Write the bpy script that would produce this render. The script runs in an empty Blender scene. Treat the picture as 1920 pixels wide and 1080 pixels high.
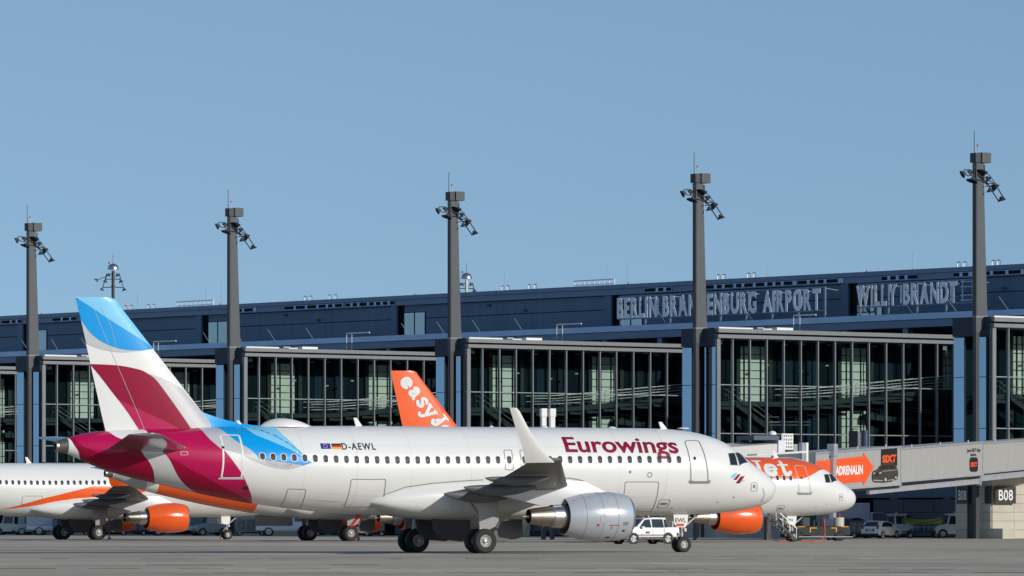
import bpy, bmesh, math, random
from mathutils import Vector, Matrix

# ------------------------------------------------------------------ camera, sky, sun, exposure
S = bpy.context.scene
COL = S.collection
random.seed(7)
F = 10500.0                      # focal length in photo pixels (1920 wide)
HZ = 974.0                       # horizon row
CH = 1.6                         # camera height

cam = bpy.data.cameras.new('camera')
camo = bpy.data.objects.new('camera', cam)
COL.objects.link(camo)
S.camera = camo
camo.location = (0, 0, CH)
camo.rotation_euler = (math.pi / 2, 0, 0)
cam.sensor_width = 36.0
cam.lens = F / 1920 * 36.0
cam.shift_y = (HZ - 540) / 1920
cam.clip_start = 1.0
cam.clip_end = 9000.0

SUN_EL, SUN_AZ = math.radians(20.5), math.radians(180 - 53)     # azimuth clockwise from +Y
world = bpy.data.worlds.new('World')
S.world = world
world.use_nodes = True
nt = world.node_tree
bg = nt.nodes['Background']
sky = nt.nodes.new('ShaderNodeTexSky')
sky.sky_type = 'NISHITA'
sky.sun_disc = False
sky.sun_elevation = SUN_EL
sky.sun_rotation = SUN_AZ
sky.air_density, sky.dust_density, sky.ozone_density = 1.0, 0.5, 4.0
tc = nt.nodes.new('ShaderNodeTexCoord')
sep = nt.nodes.new('ShaderNodeSeparateXYZ')
nt.links.new(tc.outputs['Generated'], sep.inputs[0])
mx = nt.nodes.new('ShaderNodeMath'); mx.operation = 'MAXIMUM'; mx.inputs[1].default_value = 0.0
nt.links.new(sep.outputs[2], mx.inputs[0])
ma = nt.nodes.new('ShaderNodeMath'); ma.operation = 'MULTIPLY_ADD'
ma.inputs[1].default_value, ma.inputs[2].default_value = 1.1, 0.20
nt.links.new(mx.outputs[0], ma.inputs[0])
cmb = nt.nodes.new('ShaderNodeCombineXYZ')
nt.links.new(sep.outputs[0], cmb.inputs[0]); nt.links.new(sep.outputs[1], cmb.inputs[1]); nt.links.new(ma.outputs[0], cmb.inputs[2])
nrm = nt.nodes.new('ShaderNodeVectorMath'); nrm.operation = 'NORMALIZE'
nt.links.new(cmb.outputs[0], nrm.inputs[0]); nt.links.new(nrm.outputs[0], sky.inputs[0])
tint = nt.nodes.new('ShaderNodeMix'); tint.data_type = 'RGBA'; tint.blend_type = 'MULTIPLY'
tint.inputs[0].default_value = 1.0
tint.inputs[7].default_value = (1.165, 1.05, 0.885, 1)
nt.links.new(sky.outputs[0], tint.inputs[6])
nt.links.new(tint.outputs[2], bg.inputs[0])
bg.inputs[1].default_value = 0.15

sun = bpy.data.lights.new('sun', 'SUN')
sun.energy = 3.15
sun.angle = math.radians(0.5)
sun.color = (1.0, 0.945, 0.86)
suno = bpy.data.objects.new('sun', sun)
COL.objects.link(suno)
sd = Vector((math.sin(SUN_AZ) * math.cos(SUN_EL), math.cos(SUN_AZ) * math.cos(SUN_EL), math.sin(SUN_EL)))
suno.rotation_euler = sd.to_track_quat('Z', 'Y').to_euler()
suno.location = sd * 300

S.view_settings.view_transform = 'Standard'
S.view_settings.look = 'None'
S.view_settings.exposure = 0.0
S.view_settings.gamma = 1.0
S.view_settings.use_curve_mapping = False

# ------------------------------------------------------------------ helpers
def at(px, py, Y):
    return Vector(((px - 960) * Y / F, Y, CH + (HZ - py) * Y / F))

MATS = {}
def mat(name, col, rough=0.5, metal=0.0, var=0.08, scale=1.5, coat=0.0, stretch=None, bump=0.0, spec=0.5, rand=0.0):
    if name in MATS: return MATS[name]
    m = bpy.data.materials.new(name); m.use_nodes = True
    n = m.node_tree; p = n.nodes['Principled BSDF']
    p.inputs['Roughness'].default_value = rough
    p.inputs['Metallic'].default_value = metal
    p.inputs['Coat Weight'].default_value = coat
    p.inputs['Coat Roughness'].default_value = 0.16
    p.inputs['Specular IOR Level'].default_value = spec
    t = n.nodes.new('ShaderNodeTexCoord')
    mp = n.nodes.new('ShaderNodeMapping')
    if stretch: mp.inputs['Scale'].default_value = stretch
    n.links.new(t.outputs['Object'], mp.inputs[0])
    nz = n.nodes.new('ShaderNodeTexNoise'); nz.inputs['Scale'].default_value = scale
    nz.inputs['Detail'].default_value = 5.0
    n.links.new(mp.outputs[0], nz.inputs['Vector'])
    mr = n.nodes.new('ShaderNodeMapRange')
    mr.inputs['From Min'].default_value, mr.inputs['From Max'].default_value = 0.25, 0.75
    mr.inputs['To Min'].default_value, mr.inputs['To Max'].default_value = 1 - var, 1 + var
    n.links.new(nz.outputs[0], mr.inputs['Value'])
    out = mr.outputs[0]
    if rand:
        oi = n.nodes.new('ShaderNodeObjectInfo')
        r2 = n.nodes.new('ShaderNodeMapRange')
        r2.inputs['To Min'].default_value, r2.inputs['To Max'].default_value = 1 - rand, 1 + rand
        n.links.new(oi.outputs['Random'], r2.inputs['Value'])
        mu = n.nodes.new('ShaderNodeMath'); mu.operation = 'MULTIPLY'
        n.links.new(out, mu.inputs[0]); n.links.new(r2.outputs[0], mu.inputs[1]); out = mu.outputs[0]
    vm = n.nodes.new('ShaderNodeVectorMath'); vm.operation = 'SCALE'
    vm.inputs[0].default_value = col[:3]
    n.links.new(out, vm.inputs['Scale'])
    n.links.new(vm.outputs[0], p.inputs['Base Color'])
    if bump:
        b = n.nodes.new('ShaderNodeBump'); b.inputs['Strength'].default_value = bump
        n.links.new(nz.outputs[0], b.inputs['Height']); n.links.new(b.outputs[0], p.inputs['Normal'])
    MATS[name] = m
    return m

def glass(name, tintc, refl, fres=1.0, gcol=(1, 1, 1)):
    """thin architectural glass: tinted see-through plus a mirror share"""
    if name in MATS: return MATS[name]
    m = bpy.data.materials.new(name); m.use_nodes = True
    n = m.node_tree; n.nodes.clear()
    o = n.nodes.new('ShaderNodeOutputMaterial')
    tr = n.nodes.new('ShaderNodeBsdfTransparent'); tr.inputs[0].default_value = (*tintc, 1)
    gl = n.nodes.new('ShaderNodeBsdfGlossy'); gl.inputs['Roughness'].default_value = 0.015
    gl.inputs[0].default_value = (*gcol, 1)
    nz = n.nodes.new('ShaderNodeTexNoise'); nz.inputs['Scale'].default_value = 0.6
    t = n.nodes.new('ShaderNodeTexCoord'); n.links.new(t.outputs['Object'], nz.inputs['Vector'])
    bp = n.nodes.new('ShaderNodeBump'); bp.inputs['Strength'].default_value = 0.03; bp.inputs['Distance'].default_value = 0.05
    n.links.new(nz.outputs[0], bp.inputs['Height']); n.links.new(bp.outputs[0], gl.inputs['Normal'])
    lw = n.nodes.new('ShaderNodeLayerWeight'); lw.inputs['Blend'].default_value = 0.25
    ad = n.nodes.new('ShaderNodeMath'); ad.operation = 'MULTIPLY_ADD'; ad.use_clamp = True
    n.links.new(lw.outputs['Fresnel'], ad.inputs[0]); ad.inputs[1].default_value = fres; ad.inputs[2].default_value = refl
    mixn = n.nodes.new('ShaderNodeMixShader')
    n.links.new(ad.outputs[0], mixn.inputs[0]); n.links.new(tr.outputs[0], mixn.inputs[1]); n.links.new(gl.outputs[0], mixn.inputs[2])
    n.links.new(mixn.outputs[0], o.inputs[0])
    MATS[name] = m
    return m

def emit(name, col, strength):
    if name in MATS: return MATS[name]
    m = mat(name, col, 0.4)
    p = m.node_tree.nodes['Principled BSDF']
    p.inputs['Emission Color'].default_value = (*col, 1)
    p.inputs['Emission Strength'].default_value = strength
    return m

class MB:
    def __init__(self): self.v = []; self.f = []
    def add(self, vs, fs):
        b = len(self.v)
        self.v += [tuple(p) for p in vs]
        self.f += [tuple(i + b for i in f) for f in fs]
        return self
    def box(self, x0, x1, y0, y1, z0, z1):
        vs = [(x0,y0,z0),(x1,y0,z0),(x1,y1,z0),(x0,y1,z0),(x0,y0,z1),(x1,y0,z1),(x1,y1,z1),(x0,y1,z1)]
        return self.add(vs, [(3,2,1,0),(4,5,6,7),(0,1,5,4),(1,2,6,5),(2,3,7,6),(3,0,4,7)])
    def beam(self, p0, p1, w, h=None, up=(0,0,1)):
        p0, p1 = Vector(p0), Vector(p1); h = h or w
        d = (p1 - p0).normalized(); u = Vector(up)
        if abs(d.dot(u)) > 0.98: u = Vector((1,0,0))
        s = d.cross(u).normalized(); u = s.cross(d).normalized()
        s *= w / 2; u *= h / 2
        vs = [p0-s-u, p0+s-u, p0+s+u, p0-s+u, p1-s-u, p1+s-u, p1+s+u, p1-s+u]
        return self.add(vs, [(0,1,2,3),(7,6,5,4),(0,4,5,1),(1,5,6,2),(2,6,7,3),(3,7,4,0)])
    def tube(self, p0, p1, r0, r1=None, n=10, cap=True):
        p0, p1 = Vector(p0), Vector(p1); r1 = r0 if r1 is None else r1
        d = (p1 - p0).normalized(); u = Vector((0,0,1))
        if abs(d.dot(u)) > 0.98: u = Vector((1,0,0))
        s = d.cross(u).normalized(); u = s.cross(d).normalized()
        vs = []
        for p, r in ((p0, r0), (p1, r1)):
            for i in range(n):
                a = 2*math.pi*i/n; vs.append(p + s*(r*math.cos(a)) + u*(r*math.sin(a)))
        fs = [(i, (i+1) % n, n+(i+1) % n, n+i) for i in range(n)]
        if cap: fs += [tuple(range(n-1,-1,-1)), tuple(range(n, 2*n))]
        return self.add(vs, fs)
    def path(self, pts, r, n=6):
        for a, b in zip(pts[:-1], pts[1:]): self.tube(a, b, r, n=n)
        return self
    def rings(self, rings, cap0=False, cap1=False):
        n = len(rings[0]); vs = [p for r in rings for p in r]; fs = []
        for k in range(len(rings)-1):
            for i in range(n):
                j = (i+1) % n
                fs.append((k*n+i, k*n+j, (k+1)*n+j, (k+1)*n+i))
        if cap0: fs.append(tuple(range(n-1,-1,-1)))
        if cap1: fs.append(tuple(range((len(rings)-1)*n, len(rings)*n)))
        return self.add(vs, fs)
    def lathe(self, prof, axis='x', c=(0,0,0), n=32, cap0=False, cap1=False):
        R = []
        for t, r in prof:
            ring = []
            for i in range(n):
                a = 2*math.pi*i/n; u, w = r*math.cos(a), r*math.sin(a)
                ring.append({'x': (c[0]+t, c[1]+u, c[2]+w), 'y': (c[0]+u, c[1]+t, c[2]+w), 'z': (c[0]+u, c[1]+w, c[2]+t)}[axis])
            R.append(ring)
        return self.rings(R, cap0, cap1)
    def prism(self, poly, y0, y1):                    # poly in x,z
        n = len(poly)
        vs = [(x, y0, z) for x, z in poly] + [(x, y1, z) for x, z in poly]
        fs = [(i, (i+1) % n, n+(i+1) % n, n+i) for i in range(n)] + [tuple(range(n-1,-1,-1)), tuple(range(n,2*n))]
        return self.add(vs, fs)
    def mesh(self, name, m, smooth=None, bevel=0.0):
        me = bpy.data.meshes.new(name)
        me.from_pydata(self.v, [], self.f)
        bm = bmesh.new(); bm.from_mesh(me)
        bmesh.ops.recalc_face_normals(bm, faces=bm.faces)
        if bevel:
            bmesh.ops.bevel(bm, geom=[e for e in bm.edges if len(e.link_faces) == 2 and e.calc_face_angle(0) > 0.3], offset=bevel, segments=2, affect='EDGES', profile=0.6, clamp_overlap=True)
        bm.to_mesh(me); bm.free()
        if smooth is not None:
            for p in me.polygons: p.use_smooth = True
            me.set_sharp_from_angle(angle=math.radians(smooth))
        if m: me.materials.append(m)
        return me
    def build(self, name, m, parent=None, smooth=None, bevel=0.0):
        return link(name, self.mesh(name, m, smooth, bevel), parent)

def link(name, me, parent=None, loc=None, rot=None):
    o = bpy.data.objects.new(name, me); COL.objects.link(o)
    if parent is not None: o.parent = parent
    if loc is not None: o.location = loc
    if rot is not None: o.rotation_euler = rot
    return o

def tag(o, label=None, cat=None, group=None, kind=None):
    if label: o['label'] = label
    if cat: o['category'] = cat
    if group: o['group'] = group
    if kind: o['kind'] = kind
    return o

def thing(name, label, cat, loc=(0,0,0), rz=0.0, group=None):
    o = bpy.data.objects.new(name, None); COL.objects.link(o)
    o.location = loc; o.rotation_euler = (0,0,rz); o.empty_display_size = 0.5
    return tag(o, label, cat, group)

def dup(o, parent=None):
    c = o.copy(); COL.objects.link(c)
    if parent is not None: c.parent = parent
    for ch in list(o.children): dup(ch, c)
    return c

def smooth_poly(pts, n=6):
    """closed polygon; points given as (x,y) are curve points, (x,y,1) are sharp corners"""
    out = []; N = len(pts)
    for i in range(N):
        p1, p2 = pts[i], pts[(i+1) % N]
        p0 = pts[i-1] if len(p1) == 2 else p1
        p3 = pts[(i+2) % N] if len(p2) == 2 else p2
        for k in range(n):
            t = k/n
            out.append(tuple(0.5*((2*p1[j]) + (-p0[j]+p2[j])*t + (2*p0[j]-5*p1[j]+4*p2[j]-p3[j])*t*t + (-p0[j]+3*p1[j]-3*p2[j]+p3[j])*t**3) for j in (0,1)))
    return out

def patch(name, polys, mapf, m, parent, du=0.3, dv=0.06, faces=None, verts=None):
    """thin sheet that follows a surface: polygons in (u,v), cut on a grid, then mapped to 3D"""
    bm = bmesh.new()
    if polys:
        for poly in polys:
            vs = [bm.verts.new((p[0], p[1], 0)) for p in poly]
            try: bm.faces.new(vs)
            except ValueError: pass
    if verts:
        vs = [bm.verts.new((p[0], p[1], 0)) for p in verts]
        for f in faces:
            try: bm.faces.new([vs[i] for i in f])
            except ValueError: pass
    bmesh.ops.triangulate(bm, faces=bm.faces[:])
    for ax, d in ((0, du), (1, dv)):
        lo = min(v.co[ax] for v in bm.verts); hi = max(v.co[ax] for v in bm.verts)
        k = math.floor(lo/d) + 1
        while k*d < hi:
            co = [0,0,0]; co[ax] = k*d; no = [0,0,0]; no[ax] = 1
            bmesh.ops.bisect_plane(bm, geom=bm.verts[:]+bm.edges[:]+bm.faces[:], plane_co=co, plane_no=no, dist=1e-6)
            k += 1
    for v in bm.verts: v.co = mapf(v.co.x, v.co.y)
    me = bpy.data.meshes.new(name); bm.to_mesh(me); bm.free()
    me.materials.append(m)
    for p in me.polygons: p.use_smooth = True
    return link(name, me, parent)

def ribbon(pts, w, closed=False):
    """strip polygons along a polyline in 2D, as separate quads"""
    out = []; n = len(pts)
    segs = [(pts[i], pts[i+1]) for i in range(n-1)] + ([(pts[-1], pts[0])] if closed else [])
    for (a, b) in segs:
        dx, dy = b[0]-a[0], b[1]-a[1]; L = math.hypot(dx, dy)
        if L < 1e-6: continue
        nx, ny = -dy/L*w/2, dx/L*w/2; ex, ey = dx/L*w*0.3, dy/L*w*0.3
        out.append([(a[0]+nx-ex, a[1]+ny-ey), (a[0]-nx-ex, a[1]-ny-ey), (b[0]-nx+ex, b[1]-ny+ey), (b[0]+nx+ex, b[1]+ny+ey)])
    return out

def capsule_poly(pts, widths):
    """thick stroke outline with round ends"""
    n = len(pts); L = []; R = []
    for i, p in enumerate(pts):
        a = pts[max(i-1, 0)]; b = pts[min(i+1, n-1)]
        dx, dy = b[0]-a[0], b[1]-a[1]; l = math.hypot(dx, dy) or 1
        w = widths[i]/2
        L.append((p[0]-dy/l*w, p[1]+dx/l*w)); R.append((p[0]+dy/l*w, p[1]-dx/l*w))
    return L + [(pts[-1][0]+widths[-1]/2*math.cos(a), pts[-1][1]+widths[-1]/2*math.sin(a)) for a in
        [math.atan2(L[-1][1]-pts[-1][1], L[-1][0]-pts[-1][0]) - math.pi*k/6 for k in range(1,6)]] + R[::-1] + [
        (pts[0][0]+widths[0]/2*math.cos(a), pts[0][1]+widths[0]/2*math.sin(a)) for a in
        [math.atan2(R[0][1]-pts[0][1], R[0][0]-pts[0][0]) - math.pi*k/6 for k in range(1,6)]]

def curve_pts(pts, n=5):
    out = []
    for i in range(len(pts)-1):
        p1, p2 = pts[i], pts[i+1]; p0 = pts[i-1] if i else p1; p3 = pts[i+2] if i+2 < len(pts) else p2
        for k in range(n):
            t = k/n
            out.append(tuple(0.5*((2*p1[j]) + (-p0[j]+p2[j])*t + (2*p0[j]-5*p1[j]+4*p2[j]-p3[j])*t*t + (-p0[j]+3*p1[j]-3*p2[j]+p3[j])*t**3) for j in (0,1)))
    return out + [tuple(pts[-1][:2])]

def text_mesh(s, offset=0.0, extrude=0.0, res=4, spacing=1.0):
    cu = bpy.data.curves.new('lettering', 'FONT'); cu.body = s; cu.size = 1.0; cu.offset = offset; cu.extrude = extrude
    cu.resolution_u = res; cu.space_character = spacing
    o = bpy.data.objects.new('lettering', cu); COL.objects.link(o)
    dg = bpy.context.evaluated_depsgraph_get(); dg.update()
    me = bpy.data.meshes.new_from_object(o.evaluated_get(dg))
    bpy.data.objects.remove(o); bpy.data.curves.remove(cu)
    vs = [tuple(v.co) for v in me.vertices]; fs = [tuple(p.vertices) for p in me.polygons]
    bpy.data.meshes.remove(me)
    return vs, fs

def pchip(xs, ys):
    n = len(xs); h = [xs[i+1]-xs[i] for i in range(n-1)]; d = [(ys[i+1]-ys[i])/h[i] for i in range(n-1)]
    m = [0.0]*n; m[0], m[-1] = d[0], d[-1]
    for i in range(1, n-1):
        if d[i-1]*d[i] > 0:
            w1, w2 = 2*h[i]+h[i-1], h[i]+2*h[i-1]; m[i] = (w1+w2)/(w1/d[i-1]+w2/d[i])
    def f(x):
        if x <= xs[0]: return ys[0]
        if x >= xs[-1]: return ys[-1]
        lo, hi = 0, n-1
        while hi-lo > 1:
            k = (lo+hi)//2
            if xs[k] <= x: lo = k
            else: hi = k
        t = (x-xs[lo])/h[lo]; t2, t3 = t*t, t*t*t
        return (2*t3-3*t2+1)*ys[lo]+(t3-2*t2+t)*h[lo]*m[lo]+(-2*t3+3*t2)*ys[lo+1]+(t3-t2)*h[lo]*m[lo+1]
    return f

# ------------------------------------------------------------------ materials
M_white = mat('white_aircraft_paint', (0.715, 0.712, 0.69), 0.34, var=0.03, scale=0.5, coat=0.15, spec=0.35)
M_grey_paint = mat('light_grey_aircraft_paint', (0.50, 0.51, 0.53), 0.3, var=0.05, coat=0.3)
M_wing = mat('grey_wing_paint', (0.10, 0.103, 0.11), 0.45, var=0.12, scale=0.8, spec=0.3)
M_metal = mat('bare_metal', (0.62, 0.61, 0.60), 0.28, 1.0, var=0.08)
M_nozzle = mat('heat_stained_nozzle_metal', (0.40, 0.36, 0.31), 0.36, 1.0, var=0.18, scale=2.5)
M_dark = mat('dark_cavity', (0.012, 0.012, 0.013), 0.7)
M_tyre = mat('tyre_rubber', (0.018, 0.018, 0.019), 0.75, var=0.2)
M_rim = mat('light_grey_rim', (0.48, 0.48, 0.47), 0.4, 0.3)
M_door_dark = mat('dark_grey_gear_bay_paint', (0.07, 0.07, 0.075), 0.5)
M_glassd = mat('dark_cabin_glass', (0.02, 0.026, 0.04), 0.32, spec=0.08)
M_frame = mat('pale_window_frame', (0.62, 0.62, 0.60), 0.4)
M_line = mat('dark_panel_line', (0.20, 0.20, 0.19), 0.6)
M_crim = mat('crimson_paint', (0.43, 0.004, 0.075), 0.24, coat=0.2, var=0.03, spec=0.25)
M_maroon = mat('maroon_paint', (0.27, 0.003, 0.032), 0.3, coat=0.05, var=0.03, spec=0.15)
M_lblue = mat('light_blue_paint', (0.20, 0.55, 0.80), 0.3, coat=0.1, var=0.02, spec=0.2)
M_blue = mat('bright_blue_paint', (0.002, 0.30, 0.70), 0.3, coat=0.1, var=0.02, spec=0.2)
M_lgrey = mat('silver_grey_livery_paint', (0.48, 0.48, 0.49), 0.25, coat=0.5, var=0.03)
M_orange = mat('bright_orange_paint', (0.86, 0.105, 0.008), 0.22, coat=0.5, var=0.03)
M_black = mat('black_paint', (0.012, 0.012, 0.013), 0.5)
M_letter = mat('maroon_lettering', (0.22, 0.003, 0.035), 0.4, spec=0.25)
M_red = mat('red_paint', (0.55, 0.02, 0.015), 0.4)
M_cowl = mat('silver_grey_cowl_paint', (0.43, 0.46, 0.50), 0.26, 0.15, var=0.04, coat=0.4)
# ------------------------------------------------------------------ airliners
HEAD = math.radians(25.5)
CA, SA = math.cos(HEAD), math.sin(HEAD)
_st = [  # distance aft of the nose, top, bottom, half width
    (0, 3.14, 3.14, 0), (.04, 3.34, 2.93, .24), (.17, 3.53, 2.68, .52), (.32, 3.69, 2.52, .74), (.81, 4.01, 2.27, 1.12), (1.42, 4.37, 2.13, 1.38),
    (1.97, 4.78, 2.03, 1.55), (2.35, 5.05, 1.98, 1.64), (3.0, 5.42, 1.92, 1.77), (4, 5.75, 1.86, 1.89), (5, 5.92, 1.83, 1.95), (6, 6.0, 1.80, 1.98),
    (7.5, 6.03, 1.78, 1.985), (12, 6.03, 1.78, 1.985), (20, 6.03, 1.78, 1.985), (22, 6.03, 1.81, 1.985), (23.75, 6.02, 1.90, 1.98), (25.3, 6.0, 2.05, 1.94),
    (27.8, 5.96, 2.36, 1.80), (30, 5.92, 2.74, 1.58), (32.7, 5.84, 3.30, 1.22), (34.4, 5.76, 3.68, .96), (35.4, 5.68, 3.98, .77), (36.3, 5.56, 4.33, .56), (37.05, 5.37, 4.64, .36), (37.5, 5.24, 4.72, .26)]
_tq = [math.sqrt(r[0]) for r in _st]
_ft, _fb, _fw = pchip(_tq, [r[1] for r in _st]), pchip(_tq, [r[2] for r in _st]), pchip(_tq, [r[3] for r in _st])
def fsec(s):
    q = math.sqrt(max(s, 0)); t, b = _ft(q), _fb(q)
    return (t+b)/2, max((t-b)/2, 1e-4), max(_fw(q), 1e-4)
def fpt(s, phi, off=0.0, side=-1):
    zc, hz, hy = fsec(s)
    ny, nz = math.cos(phi)/hy, math.sin(phi)/hz; l = math.hypot(ny, nz)
    return Vector((-s, side*(hy*math.cos(phi)+off*ny/l), zc+hz*math.sin(phi)+off*nz/l))

class Place:
    """where an airliner stands, and how a sight line from the camera meets it"""
    def __init__(self, nx, ny): self.o = (nx, ny)
    def ray(self, px, py):
        dx, dz = (px-960)/F, (HZ-py)/F
        ox, oy = -self.o[0], -self.o[1]
        return (ox*CA+oy*SA, -ox*SA+oy*CA, CH), (dx*CA+SA, -dx*SA+CA, dz)
    def plane_y(self, px, py, y=0.0):
        o, d = self.ray(px, py); t = (y-o[1])/d[1]
        return (-(o[0]+t*d[0]), o[2]+t*d[2])          # s, z
    def fus(self, px, py):
        y = -1.9
        for _ in range(40):
            s, z = self.plane_y(px, py, y)
            zc, hz, hy = fsec(s); k = max(-.9995, min(.9995, (z-zc)/hz))
            y = 0.5*y + 0.5*(-hy*math.sqrt(1-k*k))
        return (s, math.asin(k))
    def proj(self, p):
        x = self.o[0]+p[0]*CA-p[1]*SA; Y = self.o[1]+p[0]*SA+p[1]*CA
        return (960+x/Y*F, HZ-(p[2]-CH)/Y*F)

PE = Place(12.85, 275.0)
PR = Place(24.64, 403.0)
PL = Place(-18.2, 449.6)

# fin outline measured on the front airliner's centre plane
fin_le = [PE.plane_y(*p) for p in [(209,558.4),(216.5,562),(223,572),(288,655.6),(376.7,770)]]
fin_te = [PE.plane_y(*p) for p in [(142,557),(191,780),(198,808)]]
FZT = fin_te[0][1]
def lin(pts, z):
    pts = sorted(pts, key=lambda p: p[1])
    if z <= pts[0][1]: a, b = pts[0], pts[1]
    elif z >= pts[-1][1]: a, b = pts[-2], pts[-1]
    else:
        for a, b in zip(pts[:-1], pts[1:]):
            if a[1] <= z <= b[1]: break
    return a[0] + (b[0]-a[0])*(z-a[1])/(b[1]-a[1])
def fin_prof(f):                 # half thickness share along the chord
    f = max(0.0, min(1.0, f))
    return 5*0.085*(0.2969*math.sqrt(f)-0.126*f-0.3516*f*f+0.2843*f**3-0.1036*f**4)*1.1 + 0.0015
def fin_lim(z): return lin(fin_le[-2:], z) if z < fin_le[-2][1] else lin(fin_le, z)
def fin_y(s, z):
    le, te = fin_lim(z), lin(fin_te, z)
    return (te-le)*fin_prof((s-le)/(te-le))
_dz0 = 5.55

def wing_le(y): return 12.1 + (y-1.98)*0.5206
def wing_te(y): return 18.65 if y < 6.4 else 18.65 + (y-6.4)*(21.35-18.65)/(16.9-6.4)
def wing_z(y): return 2.85 + (y-1.98)*0.06 + 0.0023*max(0, y-1.98)**2
def wing_sec(y, side, thick, n=12):
    le, te, z = wing_le(y), wing_te(y), wing_z(y); c = te-le; pts = []
    for i in range(n+1):
        f = 0.5-0.5*math.cos(math.pi*i/n); pts.append((-(le+c*f), side*y, z + c*thick*(0.62*fin_prof(f)/0.047) + 0.02*c*(1-f)))
    for i in range(n-1, 0, -1):
        f = 0.5-0.5*math.cos(math.pi*i/n); pts.append((-(le+c*f), side*y, z - c*thick*(0.38*fin_prof(f)/0.047) + 0.02*c*(1-f)))
    return pts

MESH = {}
M_legdoor = mat('shade_grey_door_paint', (.26,.26,.27), .4)  # grey puts the wing's shadow into the colour of the leg doors
def shared(key, fn):
    if key not in MESH: MESH[key] = fn()
    return MESH[key]

def fuselage_mesh():
    ss = [0.0015,.01,.03,.06,.1,.16,.24,.34,.46,.6,.76,.95,1.15,1.4,1.65,1.9,2.15,2.4,2.7,3,3.35,3.7,4.1,4.5,5,5.5,6,6.7,7.5]
    ss += [8.5+i for i in range(15)] + [23+.5*i for i in range(29)] + [37.25, 37.5]
    R = []
    for s in ss:
        ring = []
        for i in range(112):
            a = 2*math.pi*i/112; zc, hz, hy = fsec(s); ring.append((-s, hy*math.cos(a), zc+hz*math.sin(a)))
        R.append(ring)
    b = MB(); b.rings(R, True, False)
    return b.mesh('fuselage', M_white, 35)

def fin_mesh():
    zs = sorted([5.45+(FZT-5.45)*i/36 for i in range(37)]+[fin_le[2][1], fin_le[1][1]])
    R = []
    for z in zs:
        le, te = fin_lim(z), lin(fin_te, z); c = te-le; ring = []
        for i in range(49):
            f = 0.5-0.5*math.cos(math.pi*i/48); ring.append((-(le+c*f), -c*fin_prof(f), z))
        for i in range(47, 0, -1):
            f = 0.5-0.5*math.cos(math.pi*i/48); ring.append((-(le+c*f), c*fin_prof(f), z))
        R.append(ring)
    b = MB(); b.rings(R, True, True)
    return b

def stabilizer_mesh(side):
    b = MB(); R = []
    for y in (0.3, 1.2, 3.2, 5.2, 6.15, 6.22):
        f = (y-1.0)/5.22; le = 31.45+(y-1.0)*0.665; c = 3.85-(3.85-1.5)*f; z = 4.92+(y-1.0)*0.105; ring = []
        if y > 6.2: le += .25; c -= .3
        for i in range(11):
            q = 0.5-0.5*math.cos(math.pi*i/10); ring.append((-(le+c*q), side*y, z+c*fin_prof(q)*1.0))
        for i in range(9, 0, -1):
            q = 0.5-0.5*math.cos(math.pi*i/10); ring.append((-(le+c*q), side*y, z-c*fin_prof(q)*1.0))
        R.append(ring)
    b.rings(R, True, True); return b

def wing_mesh(side):
    b = MB()
    b.rings([wing_sec(y, side, t) for y, t in ((0.6,.125),(1.98,.125),(4,.12),(6.4,.115),(9,.11),(12,.105),(15,.10),(16.6,.095),(16.95,.09))], True, True)
    return b

_wy = (17.95, 17.93, 17.62, 17.42, 17.2, 16.9)
_wl = [PE.plane_y(px, py, -_wy[i]) for i, (px, py) in enumerate(((969,765),(975,772),(994.5,810),(1009,832),(1021,849),(1040,867)))]
_wt = [PE.plane_y(px, py, -_wy[i]) for i, (px, py) in enumerate(((955,764),(956.5,768),(968,806),(976,830),(981.5,850),(985,868)))]
def winglet_mesh(side):
    R = []
    for k in range(6):
        (l, zl), (t, zt) = _wl[k], _wt[k]; y = (17.95, 17.93, 17.62, 17.42, 17.2, 16.9)[k]; ring = []
        for i in range(11):
            f = 0.5-0.5*math.cos(math.pi*i/10); ring.append((-(l+(t-l)*f), side*(y+0.055*math.sin(math.pi*f**.7)), zl+(zt-zl)*f))
        for i in range(9, 0, -1):
            f = 0.5-0.5*math.cos(math.pi*i/10); ring.append((-(l+(t-l)*f), side*(y-0.055*math.sin(math.pi*f**.7)), zl+(zt-zl)*f))
        R.append(ring)
    b = MB(); b.rings(R, True, True); return b

def canoe(y, side, s0, s1, r):
    R = []; z0 = wing_z(y)-0.22
    for i in range(13):
        f = i/12; w = r*max(0.03, math.sin(math.pi*min(1, f*0.97+0.02))**0.6)
        zc = z0 - 0.14*math.sin(math.pi*f) - 0.03*f
        R.append([(-(s0+(s1-s0)*f), side*y+0.62*w*math.cos(a), zc+w*math.sin(a)) for a in [2*math.pi*k/14 for k in range(14)]])
    b = MB(); b.rings(R, True, True); return b

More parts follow.
